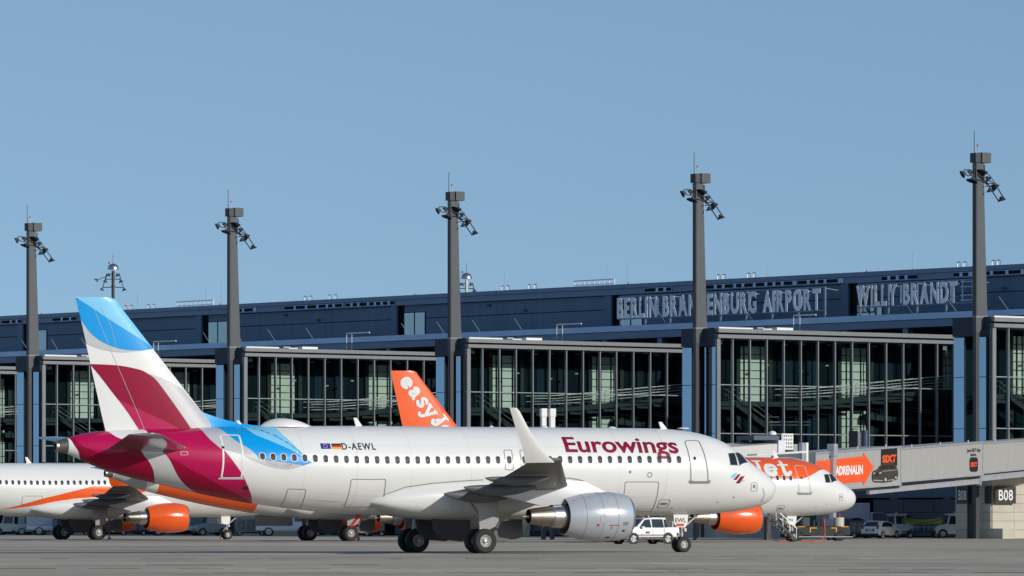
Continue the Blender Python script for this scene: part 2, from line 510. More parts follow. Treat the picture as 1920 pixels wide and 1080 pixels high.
def wheel(parent, x, y, r, w, side, rim_r):
    o = link('wheel', shared(('hub', r), lambda: MB().lathe([(-w*.3,.12*r),(-w*.42,.2*r),(w*.42,.2*r),(w*.5,.1*r)], 'y', n=16, cap0=True, cap1=True).mesh('wheel', M_metal, 40)), parent, (x, y, r))
    link('tyre', shared(('tyre', r), lambda: MB().lathe([(-w*.36,rim_r*r),(-w*.46,.78*r),(-w*.46,.88*r),(-w*.34,.965*r),(-w*.2,r),(0,.992*r),(w*.2,r),(w*.34,.965*r),(w*.46,.88*r),(w*.46,.78*r),(w*.36,rim_r*r)], 'y', n=44).mesh('tyre', M_tyre, 50)), o)
    def rim():
        b = MB()
        for sg in (-1, 1):
            b.lathe([(sg*w*.36, rim_r*r*1.02),(sg*w*.40,rim_r*r*.96),(sg*w*.30,rim_r*r*.84),(sg*w*.22,rim_r*r*.60),(sg*w*.30,rim_r*r*.5),(sg*w*.26,rim_r*r*.30),(sg*w*.38,rim_r*r*.24),(sg*w*.40,.01)], 'y', n=28)
        return b.mesh('rim', M_rim, 30)
    link('rim', shared(('rim', r), rim), o)
    holes = shared(('holes', r), lambda: rim_holes(r, w, rim_r))
    tag(link('rim_slot', holes, o), kind='stuff')
    return o
def rim_holes(r, w, rim_r):
    b = MB()
    for k in range(9):
        a = 2*math.pi*k/9; c = (rim_r*r*.72*math.cos(a), rim_r*r*.72*math.sin(a))
        for sg in (-1, 1): b.tube((c[0], sg*w*.262, c[1]), (c[0], sg*w*.275, c[1]), rim_r*r*.09, n=8)
    return b.mesh('rim_slot', M_dark)

def engine(root, side, cowlm, lipm):
    y = side*5.75; z = 1.74; sh = lambda pr: [(-s, r) for s, r in pr]
    e = MB().lathe(sh([(11.12,1.055),(11.3,1.10),(11.7,1.155),(12.2,1.18),(12.7,1.17),(13.2,1.12),(13.75,1.02),(14.33,.87),(14.34,.84),(13.7,.86),(13.2,.84)]), 'x', (0,y,z), 56).build('engine', cowlm, root, 30)
    MB().lathe(sh([(11.12,1.055),(11.02,1.01),(10.96,.965),(10.95,.93),(10.98,.89),(11.1,.86),(11.4,.84)]), 'x', (0,y,z), 56).build('inlet_lip', lipm, e, 60)
    MB().lathe(sh([(11.4,.84),(11.85,.85),(11.86,.30),(11.5,.16),(11.3,.01)]), 'x', (0,y,z), 40).build('fan', M_dark, e, 40)
    MB().lathe(sh([(13.2,.84),(13.25,.60),(14.0,.60),(14.6,.535)]), 'x', (0,y,z), 40).build('fan_duct', M_dark, e, 40)
    MB().lathe(sh([(14.22,.60),(14.55,.565),(14.95,.535),(14.97,.50),(14.9,.49)]), 'x', (0,y,z), 44).build('nozzle_collar', M_metal, e, 30)
    MB().lathe(sh([(14.6,.53),(15.2,.475),(15.8,.395),(16.12,.345),(16.12,.32),(15.7,.33),(15.3,.33)]), 'x', (0,y,z), 44).build('exhaust_nozzle', M_nozzle, e, 30)
    MB().lathe(sh([(15.0,.33),(15.31,.30),(15.8,.17),(16.3,.06),(16.42,.045),(16.43,.01)]), 'x', (0,y,z), 24).build('exhaust_plug', M_nozzle, e, 40)
    # cowl joints and a strake are separate thin pieces standing proud
    for sj, rj in ((11.95,1.171),(12.72,1.17),(13.55,1.06)):
        MB().lathe([(-sj-.012, rj+.001),(-sj, rj+.005),(-sj+.012, rj+.001)], 'x', (0,y,z), 56).build('cowl_joint', M_line, e, 60)
    # pylon
    zt = wing_z(5.75)
    b = MB()
    poly = [(-11.75,2.78),(-12.2,2.93),(-13.2,zt+.28),(-14.3,zt+.33),(-17.2,zt-.25),(-17.5,zt-.42),(-15.6,2.25),(-14.4,2.30),(-13.2,2.6)]
    b.prism([(x, zz) for x, zz in poly], y-.19, y+.19)
    b.build('pylon', M_grey_paint, root, 25, 0.04)
    # cowl placards
    ph = math.radians(-28)
    def cw(u, v, off=.006):
        import bisect
        f = pchip([11.12,11.3,11.7,12.2,12.7,13.2,13.75,14.33],[1.055,1.10,1.155,1.18,1.17,1.12,1.02,.87])
        r = f(u)+off
        return Vector((-u, y+side*r*math.cos(v), z+r*math.sin(v)))
    return e, cw

def main_gear(root, side):
    g = MB()
    y = side*3.80
    g.tube((-17.55,y,2.55),(-17.71,y,.60),.125,.10,14).tube((-17.71,y-.62,.585),(-17.71,y+.62,.585),.075,n=12)
    g.tube((-17.63,y,1.55),(-17.55,y-side*1.35,2.35),.06,n=8).tube((-17.5,y,1.25),(-17.1,y,.75),.04,n=8).tube((-17.1,y,.75),(-17.68,y,.62),.04,n=8)
    leg = g.build('main_gear_leg', M_rim, root, 40)
    wheel(root, -17.71, y-side*.465, .585, .42, side, .50); wheel(root, -17.71, y+side*.465, .585, .42, side, .50)
    b = MB(); yd = y+side*.42
    b.prism([(-18.05,2.65),(-16.95,2.65),(-16.95,1.55),(-17.1,1.28),(-17.45,1.12),(-17.95,1.12)], yd-.03, yd+.03)
    b.build('leg_door', M_legdoor, root, None, .01)
    b = MB(); yf = y+side*.50
    b.prism([(-17.25,1.0),(-17.0,1.42),(-16.55,1.62),(-15.75,1.62),(-15.75,.78),(-16.8,.56),(-17.2,.62)], yf-.02, yf+.02)
    b.build('forward_gear_door', M_door_dark, root, None, .01)
    yb = side*.95; b = MB()
    b.prism([(-18.95,1.75),(-16.9,1.75),(-16.9,.80),(-17.3,.55),(-18.35,.62),(-18.8,1.05)], yb-.03, yb+.03)
    b.build('belly_door', M_door_dark, root, None, .01)

def nose_gear(root, txt):
    g = MB()
    g.tube((-5.0,0,2.2),(-5.10,0,.42),.085,.07,12).tube((-5.10,-.34,.38),(-5.10,.34,.38),.05,n=10)
    g.tube((-5.05,0,1.15),(-4.05,0,1.95),.05,n=8).tube((-5.0,0,1.0),(-5.38,0,.72),.03,n=6).tube((-5.38,0,.72),(-5.12,0,.45),.03,n=6)
    g.tube((-5.0,-.16,1.30),(-5.0,.16,1.30),.07,n=8).box(-5.02,-4.9,-.18,-.06,1.02,1.18).box(-5.02,-4.9,.06,.18,1.02,1.18)
    g.tube((-5.16,-.12,.95),(-5.16,-.12,1.35),.035,n=8).box(-5.25,-5.1,.05,.2,.8,.95)
    g.build('nose_gear_leg', M_rim, root, 40)
    for sg in (-1, 1): wheel(root, -5.10, sg*.25, .385, .24, sg, .50)
    for sg in (-1, 1):
        d = MB().prism([(-5.75,1.84),(-4.95,1.84),(-4.98,1.45),(-5.1,1.22),(-5.55,1.22),(-5.72,1.4)], sg*.42-.02, sg*.42+.02).build('nose_gear_door', M_white, root, None, .008)
        if sg < 0 and txt[0]:
            vs, fs = text_mesh(txt[0], .02)
            k = .30
            patch('door_lettering', None, lambda u, v: Vector((-5.68+u, -.445, 1.46+v)), M_black, d, 2, 2, fs, [(x*k, yy*k) for x, yy, _ in vs])
            if txt[1]: patch('red_placard', [[(0,0),(.42,0),(.42,.13),(0,.13)]], lambda u, v: Vector((-5.60+u, -.446, 1.27+v)), M_red, d, 2, 2)

def blade(root, s, h, c):
    z = fsec(s)[0]+fsec(s)[1]-.03
    b = MB(); R = []
    for f in (0, .5, 1):
        l = -(s+f*c*.9); w = c*(1-.55*f); t = .03*(1-.4*f)
        R.append([(l, 0, z+h*f), (l-w*.4, -t, z+h*f), (l-w, 0, z+h*f), (l-w*.4, t, z+h*f)])
    b.rings(R, True, True); return b.build('blade_antenna', M_white, root, 30)

def rrect(cx, cy, w, h, r, n=4):
    out = []
    for sx, sy, a0 in ((1,1,0),(-1,1,90),(-1,-1,180),(1,-1,270)):
        for k in range(n+1):
            a = math.radians(a0+90*k/n); out.append((cx+sx*(w/2-r)+r*math.cos(a), cy+sy*(h/2-r)+r*math.sin(a)))
    return out

def fus_outline(P, root, name, pxpts, w, m, off=.010, closed=True, smooth=0, side=-1):
    pts = [P.fus(*p) for p in pxpts]
    # stroke width in metres -> angle scale 2.0 m per radian
    q = [(s, ph*2.0) for s, ph in pts]
    return patch(name, ribbon(q, w, closed), lambda u, v: fpt(u, v/2.0, off, side), m, root, .25, .1)

def fus_poly(P, root, name, px, m, off, n=5, both=True):
    q = [P.fus(*p[:2]) + tuple(p[2:]) for p in px]
    q = smooth_poly(q, n)
    o = None
    for sd in ((-1, 1) if both else (-1,)):
        o = patch(name, [q], lambda u, v: fpt(u, v, off, sd), m, root, .25, .05)
    return o

def fin_poly(P, root, name, px, m, off, n=5, both=True, clip=True):
    q = [P.plane_y(*p[:2]) + tuple(p[2:]) for p in px]
    q = smooth_poly(q, n)
    def mp(u, v, sd):
        v = min(v, FZT-.005)
        le, te = fin_lim(v), lin(fin_te, v); c = te-le
        u = min(max(u, le+.002*c), te-.002*c)
        return Vector((-u, sd*(fin_y(u, v)+off+.008), v))
    for sd in ((-1, 1) if both else (-1,)):
        o = patch(name, [q], lambda u, v: mp(u, v, sd), m, root, .1, .15)
    return o

def cabin_window(root, s, ph, framed):
    o = patch('cabin_window', [rrect(0,0,.30,.42,.13)], lambda u, v: fpt(s+u, ph+v/2.05, .011), M_frame if framed else M_frame, root, .2, .2)
    patch('pane', [rrect(0,0,.24,.36,.11)], lambda u, v: fpt(s+u, ph+v/2.05, .015), M_glassd, o, .2, .2)
    patch('blind', [rrect(0,-.085,.17,.12,.05)], lambda u, v: fpt(s+u, ph+v/2.05, .018), M_blind, o, .2, .2)
M_blind = mat('grey_window_blind', (0.04, 0.05, 0.07), 0.4, spec=0.08)

def belly_fairing(root):
    R = []
    for i in range(33):
        f = i/32; s = 9.6+12.7*f
        k = max(.02, math.sin(math.pi*min(1, max(0, f)))**0.45) if f < .5 else max(.02, (1-((f-.5)/.5)**2.6))**0.62
        zt, zb, w = 2.45+1.15*k, 2.35-.83*k, 2.28*(.62+.38*k)
        if f > .97: w *= .9
        zc, hz = (zt+zb)/2, (zt-zb)/2; ring = []
        for j in range(40):
            a = 2*math.pi*j/40; c, sn = math.cos(a), math.sin(a); e = 2/2.7
            ring.append((-s, w*math.copysign(abs(c)**e, c), zc+hz*math.copysign(abs(sn)**e, sn)))
        R.append(ring)
    return MB().rings(R, True, True).build('belly_fairing', M_white, root, 40)

def airliner(P, name, label, group, cowlm, lipm, finm, geartxt, stabm, wletm):
    root = thing(name, label, 'airliner', (P.o[0], P.o[1], 0), HEAD, group)
    link('fuselage', shared('fus', fuselage_mesh), root)
    fin_mesh().build('fin', finm, root, 35)
    # dorsal fillet in front of the fin
    b = MB(); R = []
    for f in (0, .2, .4, .6, .8, 1):
        s = 31.0-4.2*f; z0 = fsec(s)[0]+fsec(s)[1]-.1; h = (1.0*(1-f)**2.0)+.12
        R.append([(-s, -.16*(1-.6*f)-.05, z0), (-s, -.07*(1-f)-.02, z0+h*.6), (-s, 0, z0+h), (-s, .07*(1-f)+.02, z0+h*.6), (-s, .16*(1-.6*f)+.05, z0)])
    b.rings(R, True, True).build('dorsal_fillet', M_blue if name == 'taxiing_airliner' else finm, root, 40)
    for sd in (-1, 1):
        stabilizer_mesh(sd).build('stabilizer', stabm, root, 35)
        wing_mesh(sd).build('wing', M_wing, root, 35)
        winglet_mesh(sd).build('winglet', wletm, root, 40)
        for yy, s0, s1, r in ((4.9,16.3,20.1,.30),(8.4,17.0,20.7,.27),(12.4,18.3,21.5,.22)):
            canoe(yy, sd, s0, s1, r).build('flap_track_fairing', M_wing, root, 40)
        main_gear(root, sd)
    belly_fairing(root)
    nose_gear(root, geartxt)
    # tail cone exhaust
    MB().lathe([(-37.5,.262),(-37.62,.255),(-37.64,.20),(-37.45,.19)], 'x', (0,0,4.98), 28).build('tail_exhaust', M_nozzle, root, 30)
    b = MB(); b.rings([[fpt(s_, 2*math.pi*i/40, .012) for i in range(40)] for s_ in (37.08, 37.25, 37.4, 37.5)])
    b.build('exhaust_shroud', mat('dark_shroud_metal', (.16,.15,.14), .4, .6), root, 50)
    MB().lathe([(-37.45,.24),(-37.4,.01)], 'x', (0,0,4.98), 20).build('exhaust_bore', M_dark, root)
    # cockpit windows, right and left, and the two front panes
    for sd in (-1, 1):
        for px in ([(1366,851),(1376.5,850),(1382.7,872),(1370,871.5)], [(1379.3,850),(1387,850.3),(1401.3,866.8),(1387,872)]):
            q = [PE.fus(*p) for p in px]
            c = (sum(p[0] for p in q)/4, sum(p[1] for p in q)/4)
            o = patch('cockpit_window', [[(c[0]+(p[0]-c[0])*1.14, c[1]+(p[1]-c[1])*1.10) for p in q]], lambda u, v: fpt(u, v, .008, sd), M_line, root, .1, .05)
            patch('pane', [q], lambda u, v: fpt(u, v, .013, sd), M_glassd, o, .1, .05)
        o = patch('cockpit_window', [[(1.42,math.radians(62)),(2.0,math.radians(56)),(2.12,math.radians(84)),(1.55,math.radians(86))]], lambda u, v: fpt(u, v, .013, sd), M_glassd, root, .1, .05)
    return root

def doors(P, root, specs, m=None):
    for nm, px, w in specs:
        fus_outline(P, root, nm, px, w, m or M_line)

def rnd(px, r=3):
    """px quad with rounded corners"""
    out = []; n = len(px)
    for i in range(n):
        a, b, c = px[i-1], px[i], px[(i+1) % n]
        def tw(p, q, d):
            l = math.hypot(q[0]-p[0], q[1]-p[1]); return (p[0]+(q[0]-p[0])*d/l, p[1]+(q[1]-p[1])*d/l)
        s, e = tw(b, a, r), tw(b, c, r)
        for t in (0, .33, .67, 1): out.append(tuple((1-t)**2*s[k]+2*t*(1-t)*b[k]+t*t*e[k] for k in (0,1)))
    return out

def wing_shape_text(P, root, name, body, px0, px1, pxtop, m, offset=.0, sideoff=.010, spacing=1.0):
    """lettering along the fuselage between two baseline points, cap height up to pxtop"""
    vs, fs = text_mesh(body, offset, 0, 5, spacing)
    x0, x1 = min(v[0] for v in vs), max(v[0] for v in vs)
    cap = max(v[1] for v in text_mesh('E', offset)[0])
    a, b = P.fus(*px0), P.fus(*px1); ph_top = P.fus(*pxtop)[1]
    q = [(a[0]+(b[0]-a[0])*(v[0]-x0)/(x1-x0), a[1]+(b[1]-a[1])*(v[0]-x0)/(x1-x0)+(ph_top-a[1])*v[1]/cap) for v in vs]
    return patch(name, None, lambda u, v: fpt(u, v, sideoff), m, root, .3, .05, fs, q)

# round heavy letters for the orange airliners, strokes in a unit box
def _arc(cx, cy, r, a0, a1, n=14): return [(cx+r*math.cos(math.radians(a0+(a1-a0)*k/n)), cy+r*math.sin(math.radians(a0+(a1-a0)*k/n))) for k in range(n+1)]
LET = {
 'e': ([(_arc(.5,.5,.38,4,318), [.20]*5+[.27]*10), ([(.2,.50),(.84,.50)], [.13,.13])], 1.02),
 'a': ([(curve_pts([(.20,.74),(.34,.88),(.56,.86),(.68,.66),(.68,.24),(.84,.12)]), None), (curve_pts([(.66,.52),(.42,.52),(.24,.40),(.24,.22),(.40,.14),(.60,.22)]), None)], 1.0),
 's': ([(curve_pts([(.78,.74),(.60,.86),(.36,.82),(.28,.66),(.44,.54),(.64,.44),(.72,.28),(.58,.14),(.34,.13),(.20,.26)]), None)], .92),
 'y': ([([(.16,.84),(.52,.14)], [.30,.26]), (curve_pts([(.88,.84),(.62,.22),(.42,-.22),(.22,-.32),(.10,-.22)]), None), ([(.02,.88),(.38,.88)], [.14,.14]), ([(.70,.88),(1.04,.88)], [.14,.14])], 1.05),
 'J': ([(curve_pts([(.66,1.24),(.66,.50),(.60,.20),(.40,.08),(.22,.16),(.20,.30)]), None), ([(.42,1.28),(.96,1.28)], [.16,.16])], 1.0),
 't': ([([(.40,1.20),(.40,.30)], [.24,.28]), (curve_pts([(.40,.34),(.46,.16),(.64,.12),(.84,.26)]), None), ([(.10,.84),(.78,.84)], [.16,.16])], .85),
}
def round_word(word):
    x = 0; out = []
    for ch in word:
        strokes, adv = LET[ch]
        for pts, w in strokes:
            out.append(capsule_poly([(x+p[0], p[1]) for p in pts], w or [.25]*len(pts)))
        x += adv
    return out, x
# ------------------------------------------------------------------ the taxiing airliner in front
E_ = airliner(PE, 'taxiing_airliner', 'white airliner with maroon and blue tail taxiing nearest on the apron', None,
              M_cowl, M_metal, M_white, ('EWL', True), mat('dark_grey_tailplane_paint', (.12,.125,.14), .14, coat=.6), M_white)
# fin colours
fin_poly(PE, E_, 'fin_stripe', [(141,557,1),(212,558,1),(223,572,1),(284,651.5,1),(262,636),(233,618),(200,597),(176,580)], M_lblue, .006)
fin_poly(PE, E_, 'fin_stripe', [(141,557,1),(176,580),(200,597),(233,618),(262,636),(286,654,1),(257,658),(230,656),(206,649),(186,639),(168,624),(157,609),(150,597,1)], M_blue, .008)
fin_poly(PE, E_, 'fin_stripe', [(150,597,1),(157,609),(168,624),(186,639),(206,649),(230,656),(257,658,1),(233,661),(207,659),(177,651),(160,643,1)], M_lgrey, .010)
fin_poly(PE, E_, 'fin_stripe', [(168,682.5,1),(217,685),(250,691),(268,697),(290,713),(306,734),(328,765),(345,790),(356,806,1),(262,812,1),(240,777),(225,756),(208,734),(188,707)], M_maroon, .006)
fin_poly(PE, E_, 'fin_stripe', [(221,750,1),(250,764),(280,778),(310,792),(335,806,1),(262,812,1),(240,777)], M_crim, .009)
fin_poly(PE, E_, 'fin_stripe', [(277,701,1),(310,713),(341,730,1),(392,790,1),(395,806,1),(356,806,1),(345,790),(328,765),(306,734),(290,713)], M_lgrey, .008)
# fine joint lines of the rudder
fin_line = lambda pts, w, m: patch('rudder_joint', ribbon([PE.plane_y(*p) for p in pts], w), lambda u, v: Vector((-u, -(fin_y(u, v)+.026), v)), m, E_, .3, .3)
fin_line([(175,580),(219,688),(256,776),(268,806)], .016, M_lgrey)
fin_line([(186,575),(206,610),(215,650)], .014, M_lgrey)
# fuselage colours
fus_poly(PE, E_, 'fuselage_stripe', [(258,800,1),(272,806),(281,818),(296,836),(309,852),(319,864),(329,884),(339,900),(352,913),(368,923),(385,934,1),(420,940,1),(472,952,1),(472.5,940),(471,929),(465.5,913),(454,889),(439,867),(419,843),(410,838),(388,818),(366,799,1)], M_crim, .006)
fus_poly(PE, E_, 'fuselage_stripe', [(316,857,1),(360,881),(410,908),(468,938,1),(472.5,950,1),(420,940,1),(385,934,1),(368,923),(352,913),(339,900),(329,884)], M_maroon, .010)
fus_poly(PE, E_, 'fuselage_stripe', [(126,818,1),(138,833),(147,847),(150.5,868,1),(201,884,1),(260,900,1),(290,909,1),(289.5,900),(288,884),(281,868),(271,853),(255,838),(236,826.5),(214,817),(196,806,1)], M_maroon, .006)
fus_poly(PE, E_, 'fuselage_stripe', [(128,818,1),(150,833),(176,845),(200,851),(255,838),(236,826.5),(214,817),(196,806,1)], M_crim, .009)
fus_poly(PE, E_, 'fuselage_stripe', [(268,852,1),(281,868),(288,884),(289.5,900),(290,909,1),(340,922,1),(385,934,1),(368,923),(352,913),(339,900),(329,884),(319,864),(309,851,1)], M_lgrey, .008)
fus_poly(PE, E_, 'fuselage_stripe', [(366,799,1),(388,818),(410,838),(419,843,1),(450,851),(473,863),(484,859),(468,842),(445.5,829),(428,815.6),(401,801),(396,796,1)], M_lgrey, .008)
fus_poly(PE, E_, 'fuselage_stripe', [(394,794,1),(401,801),(428,815.6),(445.5,829),(468,842),(484,859),(502,868),(515.5,873),(538,876),(560,874.5),(585.5,868,1),(555.5,849),(524,834),(498,823),(473,812),(448,800),(440,796,1)], M_blue, .006)
fus_poly(PE, E_, 'fuselage_stripe', [(440,796,1),(448,800),(473,812),(498,823),(524,834),(555.5,849),(585.5,868,1),(575.5,859),(560,843),(542,825.6),(524.5,810),(509,797,1)], M_lblue, .008)
fus_poly(PE, E_, 'fuselage_stripe', [(473,863,1),(484,859),(502,868),(515.5,873),(538,876),(560,874.5),(572,872,1),(544.5,879.5),(520,878),(495.5,872)], M_lgrey, .010)
# lettering and marks
wing_shape_text(PE, E_, 'airline_lettering', 'Eurowings', (1061,847), (1273.5,849.5), (1053,819.5), M_letter, .022, .012, 1.0)
wing_shape_text(PE, E_, 'registration_lettering', 'D-AEWL', (642,843), (705,843.3), (641,831), M_black, .02, .014, 1.25)
def slant(x0, x1, y0, y1, k=2.5): return [(x0,y0,1),(x1,y0,1),(x1+k,y1,1),(x0+k,y1,1)]
M_flagblue = mat('flag_blue', (0.008, 0.03, 0.30), .35); M_gold = mat('flag_gold', (0.85, 0.42, 0.01), .35)
fus_poly(PE, E_, 'flag', slant(600,618.3,831.6,841.8), M_flagblue, .012, 1, False)
ctr = PE.fus(609.8, 836.7)
patch('flag_stars', ribbon([(ctr[0]+.10*math.cos(a), ctr[1]*2+.10*math.sin(a)) for a in [2*math.pi*k/12 for k in range(12)]], .022, False)[::1], lambda u, v: fpt(u, v/2, .016), M_gold, E_, .3, .2)
fus_poly(PE, E_, 'flag', slant(620.8,638.6,831.8,835.2,.8), M_black, .012, 1, False)
fus_poly(PE, E_, 'flag', slant(621.6,639.4,835.2,838.5,.8), M_red, .012, 1, False)
fus_poly(PE, E_, 'flag', slant(622.4,640.2,838.5,842,.8), M_gold, .012, 1, False)
for m_, px in ((M_lblue, [(1371,893,1),(1376,888,1),(1383.5,886.2,1),(1377,895,1),(1371.5,896.5,1)]), (M_letter, [(1374.5,900,1),(1383.5,889.5,1),(1389,889,1),(1381,899.5,1)]),
               (M_letter, [(1379.3,906,1),(1388.5,893.5,1),(1396.5,892.5,1),(1386,906.5,1)]), (M_lgrey, [(1388,905,1),(1392,899.5,1),(1398,901,1)])):
    fus_poly(PE, E_, 'nose_emblem', px, m_, .012, 1, False)
# windows
xs = [492+19.17*i for i in range(24)]
sa, sb = PE.fus(492, 855.6)[0], PE.fus(933.3, 857.8)[0]
pha, phb = PE.fus(492, 855.6)[1], PE.fus(1273, 861.9)[1]
s_last = PE.fus(1273, 861.9)[0]
phw = lambda s: pha+(phb-pha)*(sa-s)/(sa-s_last)
for i in range(24):
    s = sa+(sb-sa)*i/23; cabin_window(E_, s, phw(s), True)
sF = PE.fus(1050, 860.2)[0]; pitch = (sF-s_last)/12
for i in range(-2, 13):
    s = sF-pitch*i; cabin_window(E_, s, phw(s), True)
for pxw in (954.3, 983): s = PE.fus(pxw, 858)[0]; cabin_window(E_, s, phw(s), True)
for x in (943.7, 973.5):
    fus_outline(PE, E_, 'overwing_exit', rnd([(x+1,844),(x+15.5,844),(x+19,881),(x+4,881)], 3), .035, M_line)
# doors
fus_outline(PE, E_, 'rear_door', rnd([(413.5,815.5),(449,816.5),(453.3,896),(415.5,896)], 4), .085, M_white, .013)
patch('door_sill', ribbon([(PE.fus(410.5,897)[0], PE.fus(410.5,897)[1]*2), (PE.fus(455.5,897)[0], PE.fus(455.5,897)[1]*2)], .10), lambda u, v: fpt(u, v/2, .014), M_grey_paint, E_, .3, .1)
fus_outline(PE, E_, 'front_door', rnd([(1284,826.3),(1311,826.3),(1328.5,903),(1296,903)], 5), .05, M_line, .012)
patch('door_sill', ribbon([(PE.fus(x,y)[0], PE.fus(x,y)[1]*2) for x, y in ((1292.5,902),(1294.5,905),(1328.5,905),(1331,901.5))], .10), lambda u, v: fpt(u, v/2, .015), mat('grey_sill', (.22,.22,.22), .5), E_, .3, .1)
for x, y in ((1302.5,859.3),):
    c = PE.fus(x, y); patch('door_window', [rrect(0,0,.14,.16,.06)], lambda u, v: fpt(c[0]+u, c[1]+v/2, .016), M_glassd, E_, .3, .2)
c2 = PE.fus(418,839); patch('door_window', [rrect(0,0,.14,.16,.06)], lambda u, v: fpt(c2[0]+u, c2[1]+v/2, .016), M_glassd, E_, .3, .2)
fus_outline(PE, E_, 'cargo_door', rnd([(659,898.5),(723.5,898.5),(714,950),(645,950)], 3), .035, M_line)
fus_outline(PE, E_, 'cargo_door', rnd([(1172.5,903.5),(1235.5,903.5),(1222,959),(1162,955)], 3), .035, M_line)
fus_outline(PE, E_, 'bulk_door', rnd([(540,916.5),(574,917.5),(563,952),(526,949)], 3), .03, M_line)
fus_outline(PE, E_, 'avionics_hatch', rnd([(1237,937),(1257,937),(1251,952),(1232,952)], 2), .03, M_line)
for x, y, w, h, m_ in ((1244.5,944.3,.36,.14,M_line),(1181.5,885,.13,.13,M_line),(1414,912,.13,.26,M_line),(1376,932,.12,.05,M_dark),(1345,941.5,.14,.03,M_dark),(1259,952.5,.16,.03,M_dark),(460,915,.26,.26,M_dark)):
    c = PE.fus(x, y); patch('skin_port', [rrect(0,0,w,h,min(w,h)*.49 if w<.3 and h<.2 else .03)], lambda u, v: fpt(c[0]+u, c[1]+v/2.0, .013), m_, E_, .3, .2)
c = PE.fus(1218.3,890.2); patch('port_ring', ribbon([(c[0]+.11*math.cos(a), c[1]*2+.11*math.sin(a)) for a in [2*math.pi*k/20 for k in range(20)]], .035, True), lambda u, v: fpt(u, v/2, .013), M_line, E_, .3, .2)
fus_outline(PE, E_, 'nose_hatch', rnd([(1409,905),(1419.5,905),(1419,921),(1408,921)], 3), .03, M_line)
fus_outline(PE, E_, 'radome_joint', [(1402,866),(1416,885),(1430,915),(1433,926),(1427,941)][2:], .03, M_line, closed=False)
fus_outline(PE, E_, 'tail_placard', rnd([(339,847),(352,847),(352,853),(339,853)], 1), .03, M_lgrey)
# wing root fairing edge, antenna blades, roof fittings
fus_outline(PE, E_, 'fairing_joint', [(706,942),(722,927),(760,913),(810,906),(860,902),(905,899.5)], .035, M_line, .02, False)
fus_outline(PE, E_, 'fairing_joint', [(1043,897),(1065,896),(1085,899),(1102,905),(1113,915)], .035, M_line, .02, False)
for s, h, c_ in ((PE.fus(459,800)[0], .33, .30), (PE.fus(688,801)[0], .42, .36), (PE.fus(1259,806)[0], .38, .38)): blade(E_, s, h, c_)
b = MB(); R = []
s0, s1 = PE.plane_y(488,799)[0], PE.plane_y(584,799)[0]
for i in range(13):
    f = i/12; h = .42*math.sin(math.pi*max(.02, min(.98, f**.8)))**.75; w = .62*math.sin(math.pi*max(.02, min(.98, f)))**.6
    R.append([(-(s0+(s1-s0)*f), w*math.cos(a), 5.95+h*max(0, math.sin(a))) for a in [math.pi*k/12 for k in range(13)]])
b.rings(R, True, True).build('satellite_radome', M_white, E_, 50)
for px, w in ((1020,.22),(1147,.22),(921,.12),(1281,.3)):
    s = PE.plane_y(px, 803)[0]; MB().lathe([(0,w),(.05,w*.9),(.10,.01)], 'z', (-s,0,6.01), 14).build('roof_fitting', M_white, E_, 40)
eng = None
M_cowl2 = mat('cowl_access_panel', (.39,.42,.46), .35)
for sd in (-1, 1):
    eng, cw = engine(E_, sd, M_cowl, M_metal)
    if sd < 0:
        for s, ph, w, h, m_ in ((11.55,-.30,.30,.17,M_line),(12.15,-.36,.55,.035,M_red),(12.28,-.45,.035,.2,M_red),(13.0,-.36,.12,.11,M_red),(12.8,.2,.34,.02,M_line),(12.3,-.98,.22,.10,M_dark),(11.6,-.62,.13,.11,M_dark),(12.75,-.1,.30,.30,M_cowl2),(13.3,.35,.16,.13,M_cowl2)):
            patch('cowl_mark', [rrect(0,0,w,h,.01)], lambda u, v: cw(s+u, ph+v/1.15), m_, eng, .3, .2)
MB().tube((-22.2,-.1,1.95),(-22.75,-.1,1.25),.09,.06,8).build('drain_mast', M_red, E_, 40)

# ------------------------------------------------------------------ the two orange and white airliners
def orange_plane(P, name, label, txt):
    r = airliner(P, name, label, 'parked orange and white airliners', M_orange, M_metal, M_orange, (txt, False), M_white, M_orange)
    for sd in (-1, 1): engine(r, sd, M_orange, M_metal)
    return r
R_ = orange_plane(PR, 'parked_airliner', 'orange and white airliner parked nose at the jet bridge with the arrow', 'VN')
fus_poly(PR, R_, 'fuselage_band', [(1561,881.5,1),(1520,892),(1480,899),(1440,905),(1380,913),(1300,925),(1200,940),(1100,952,1),(1000,955,1),(1100,925),(1180,880),(1230,850,1),(1300,848,1),(1400,852,1),(1480,856,1),(1530,866,1),(1555,876,1)], M_orange, .006)
for word, px0, px1, ytop in (('easyJet', (1307,897.5), (1483.5,893), None),):
    polys, wd = round_word(word)
    a, bb = PR.fus(*px0), PR.fus(*px1); k = (a[0]-bb[0])/wd
    for i, pl in enumerate(polys):
        q = [(a[0]-k*p[0], a[1]+(bb[1]-a[1])*p[0]/wd+k*1.0*p[1]/2.03) for p in pl]
        patch('airline_lettering', [q], lambda u, v: fpt(u, v, .012+.003*i*.5), M_white, R_, .3, .05)
for i in range(22):
    s0 = PR.fus(1482.5, 896.5); cabin_window(R_, s0[0]+.533*i, s0[1]-.0005*i, True)
fus_outline(PR, R_, 'front_door', rnd([(1489,873),(1508,873.5),(1520,924),(1499,924)], 4), .06, M_lgrey, .013)
patch('door_sill', ribbon([(PR.fus(x,y)[0], PR.fus(x,y)[1]*2) for x, y in ((1495.5,923.5),(1497.5,926.3),(1519.5,926.3),(1521.5,923))], .11), lambda u, v: fpt(u, v/2, .015), mat('grey_sill', (.22,.22,.22), .5), R_, .3, .1)
fus_outline(PR, R_, 'avionics_hatch', rnd([(1459,947.5),(1471.5,947.5),(1467.5,958),(1455,958)], 1.5), .03, M_line)
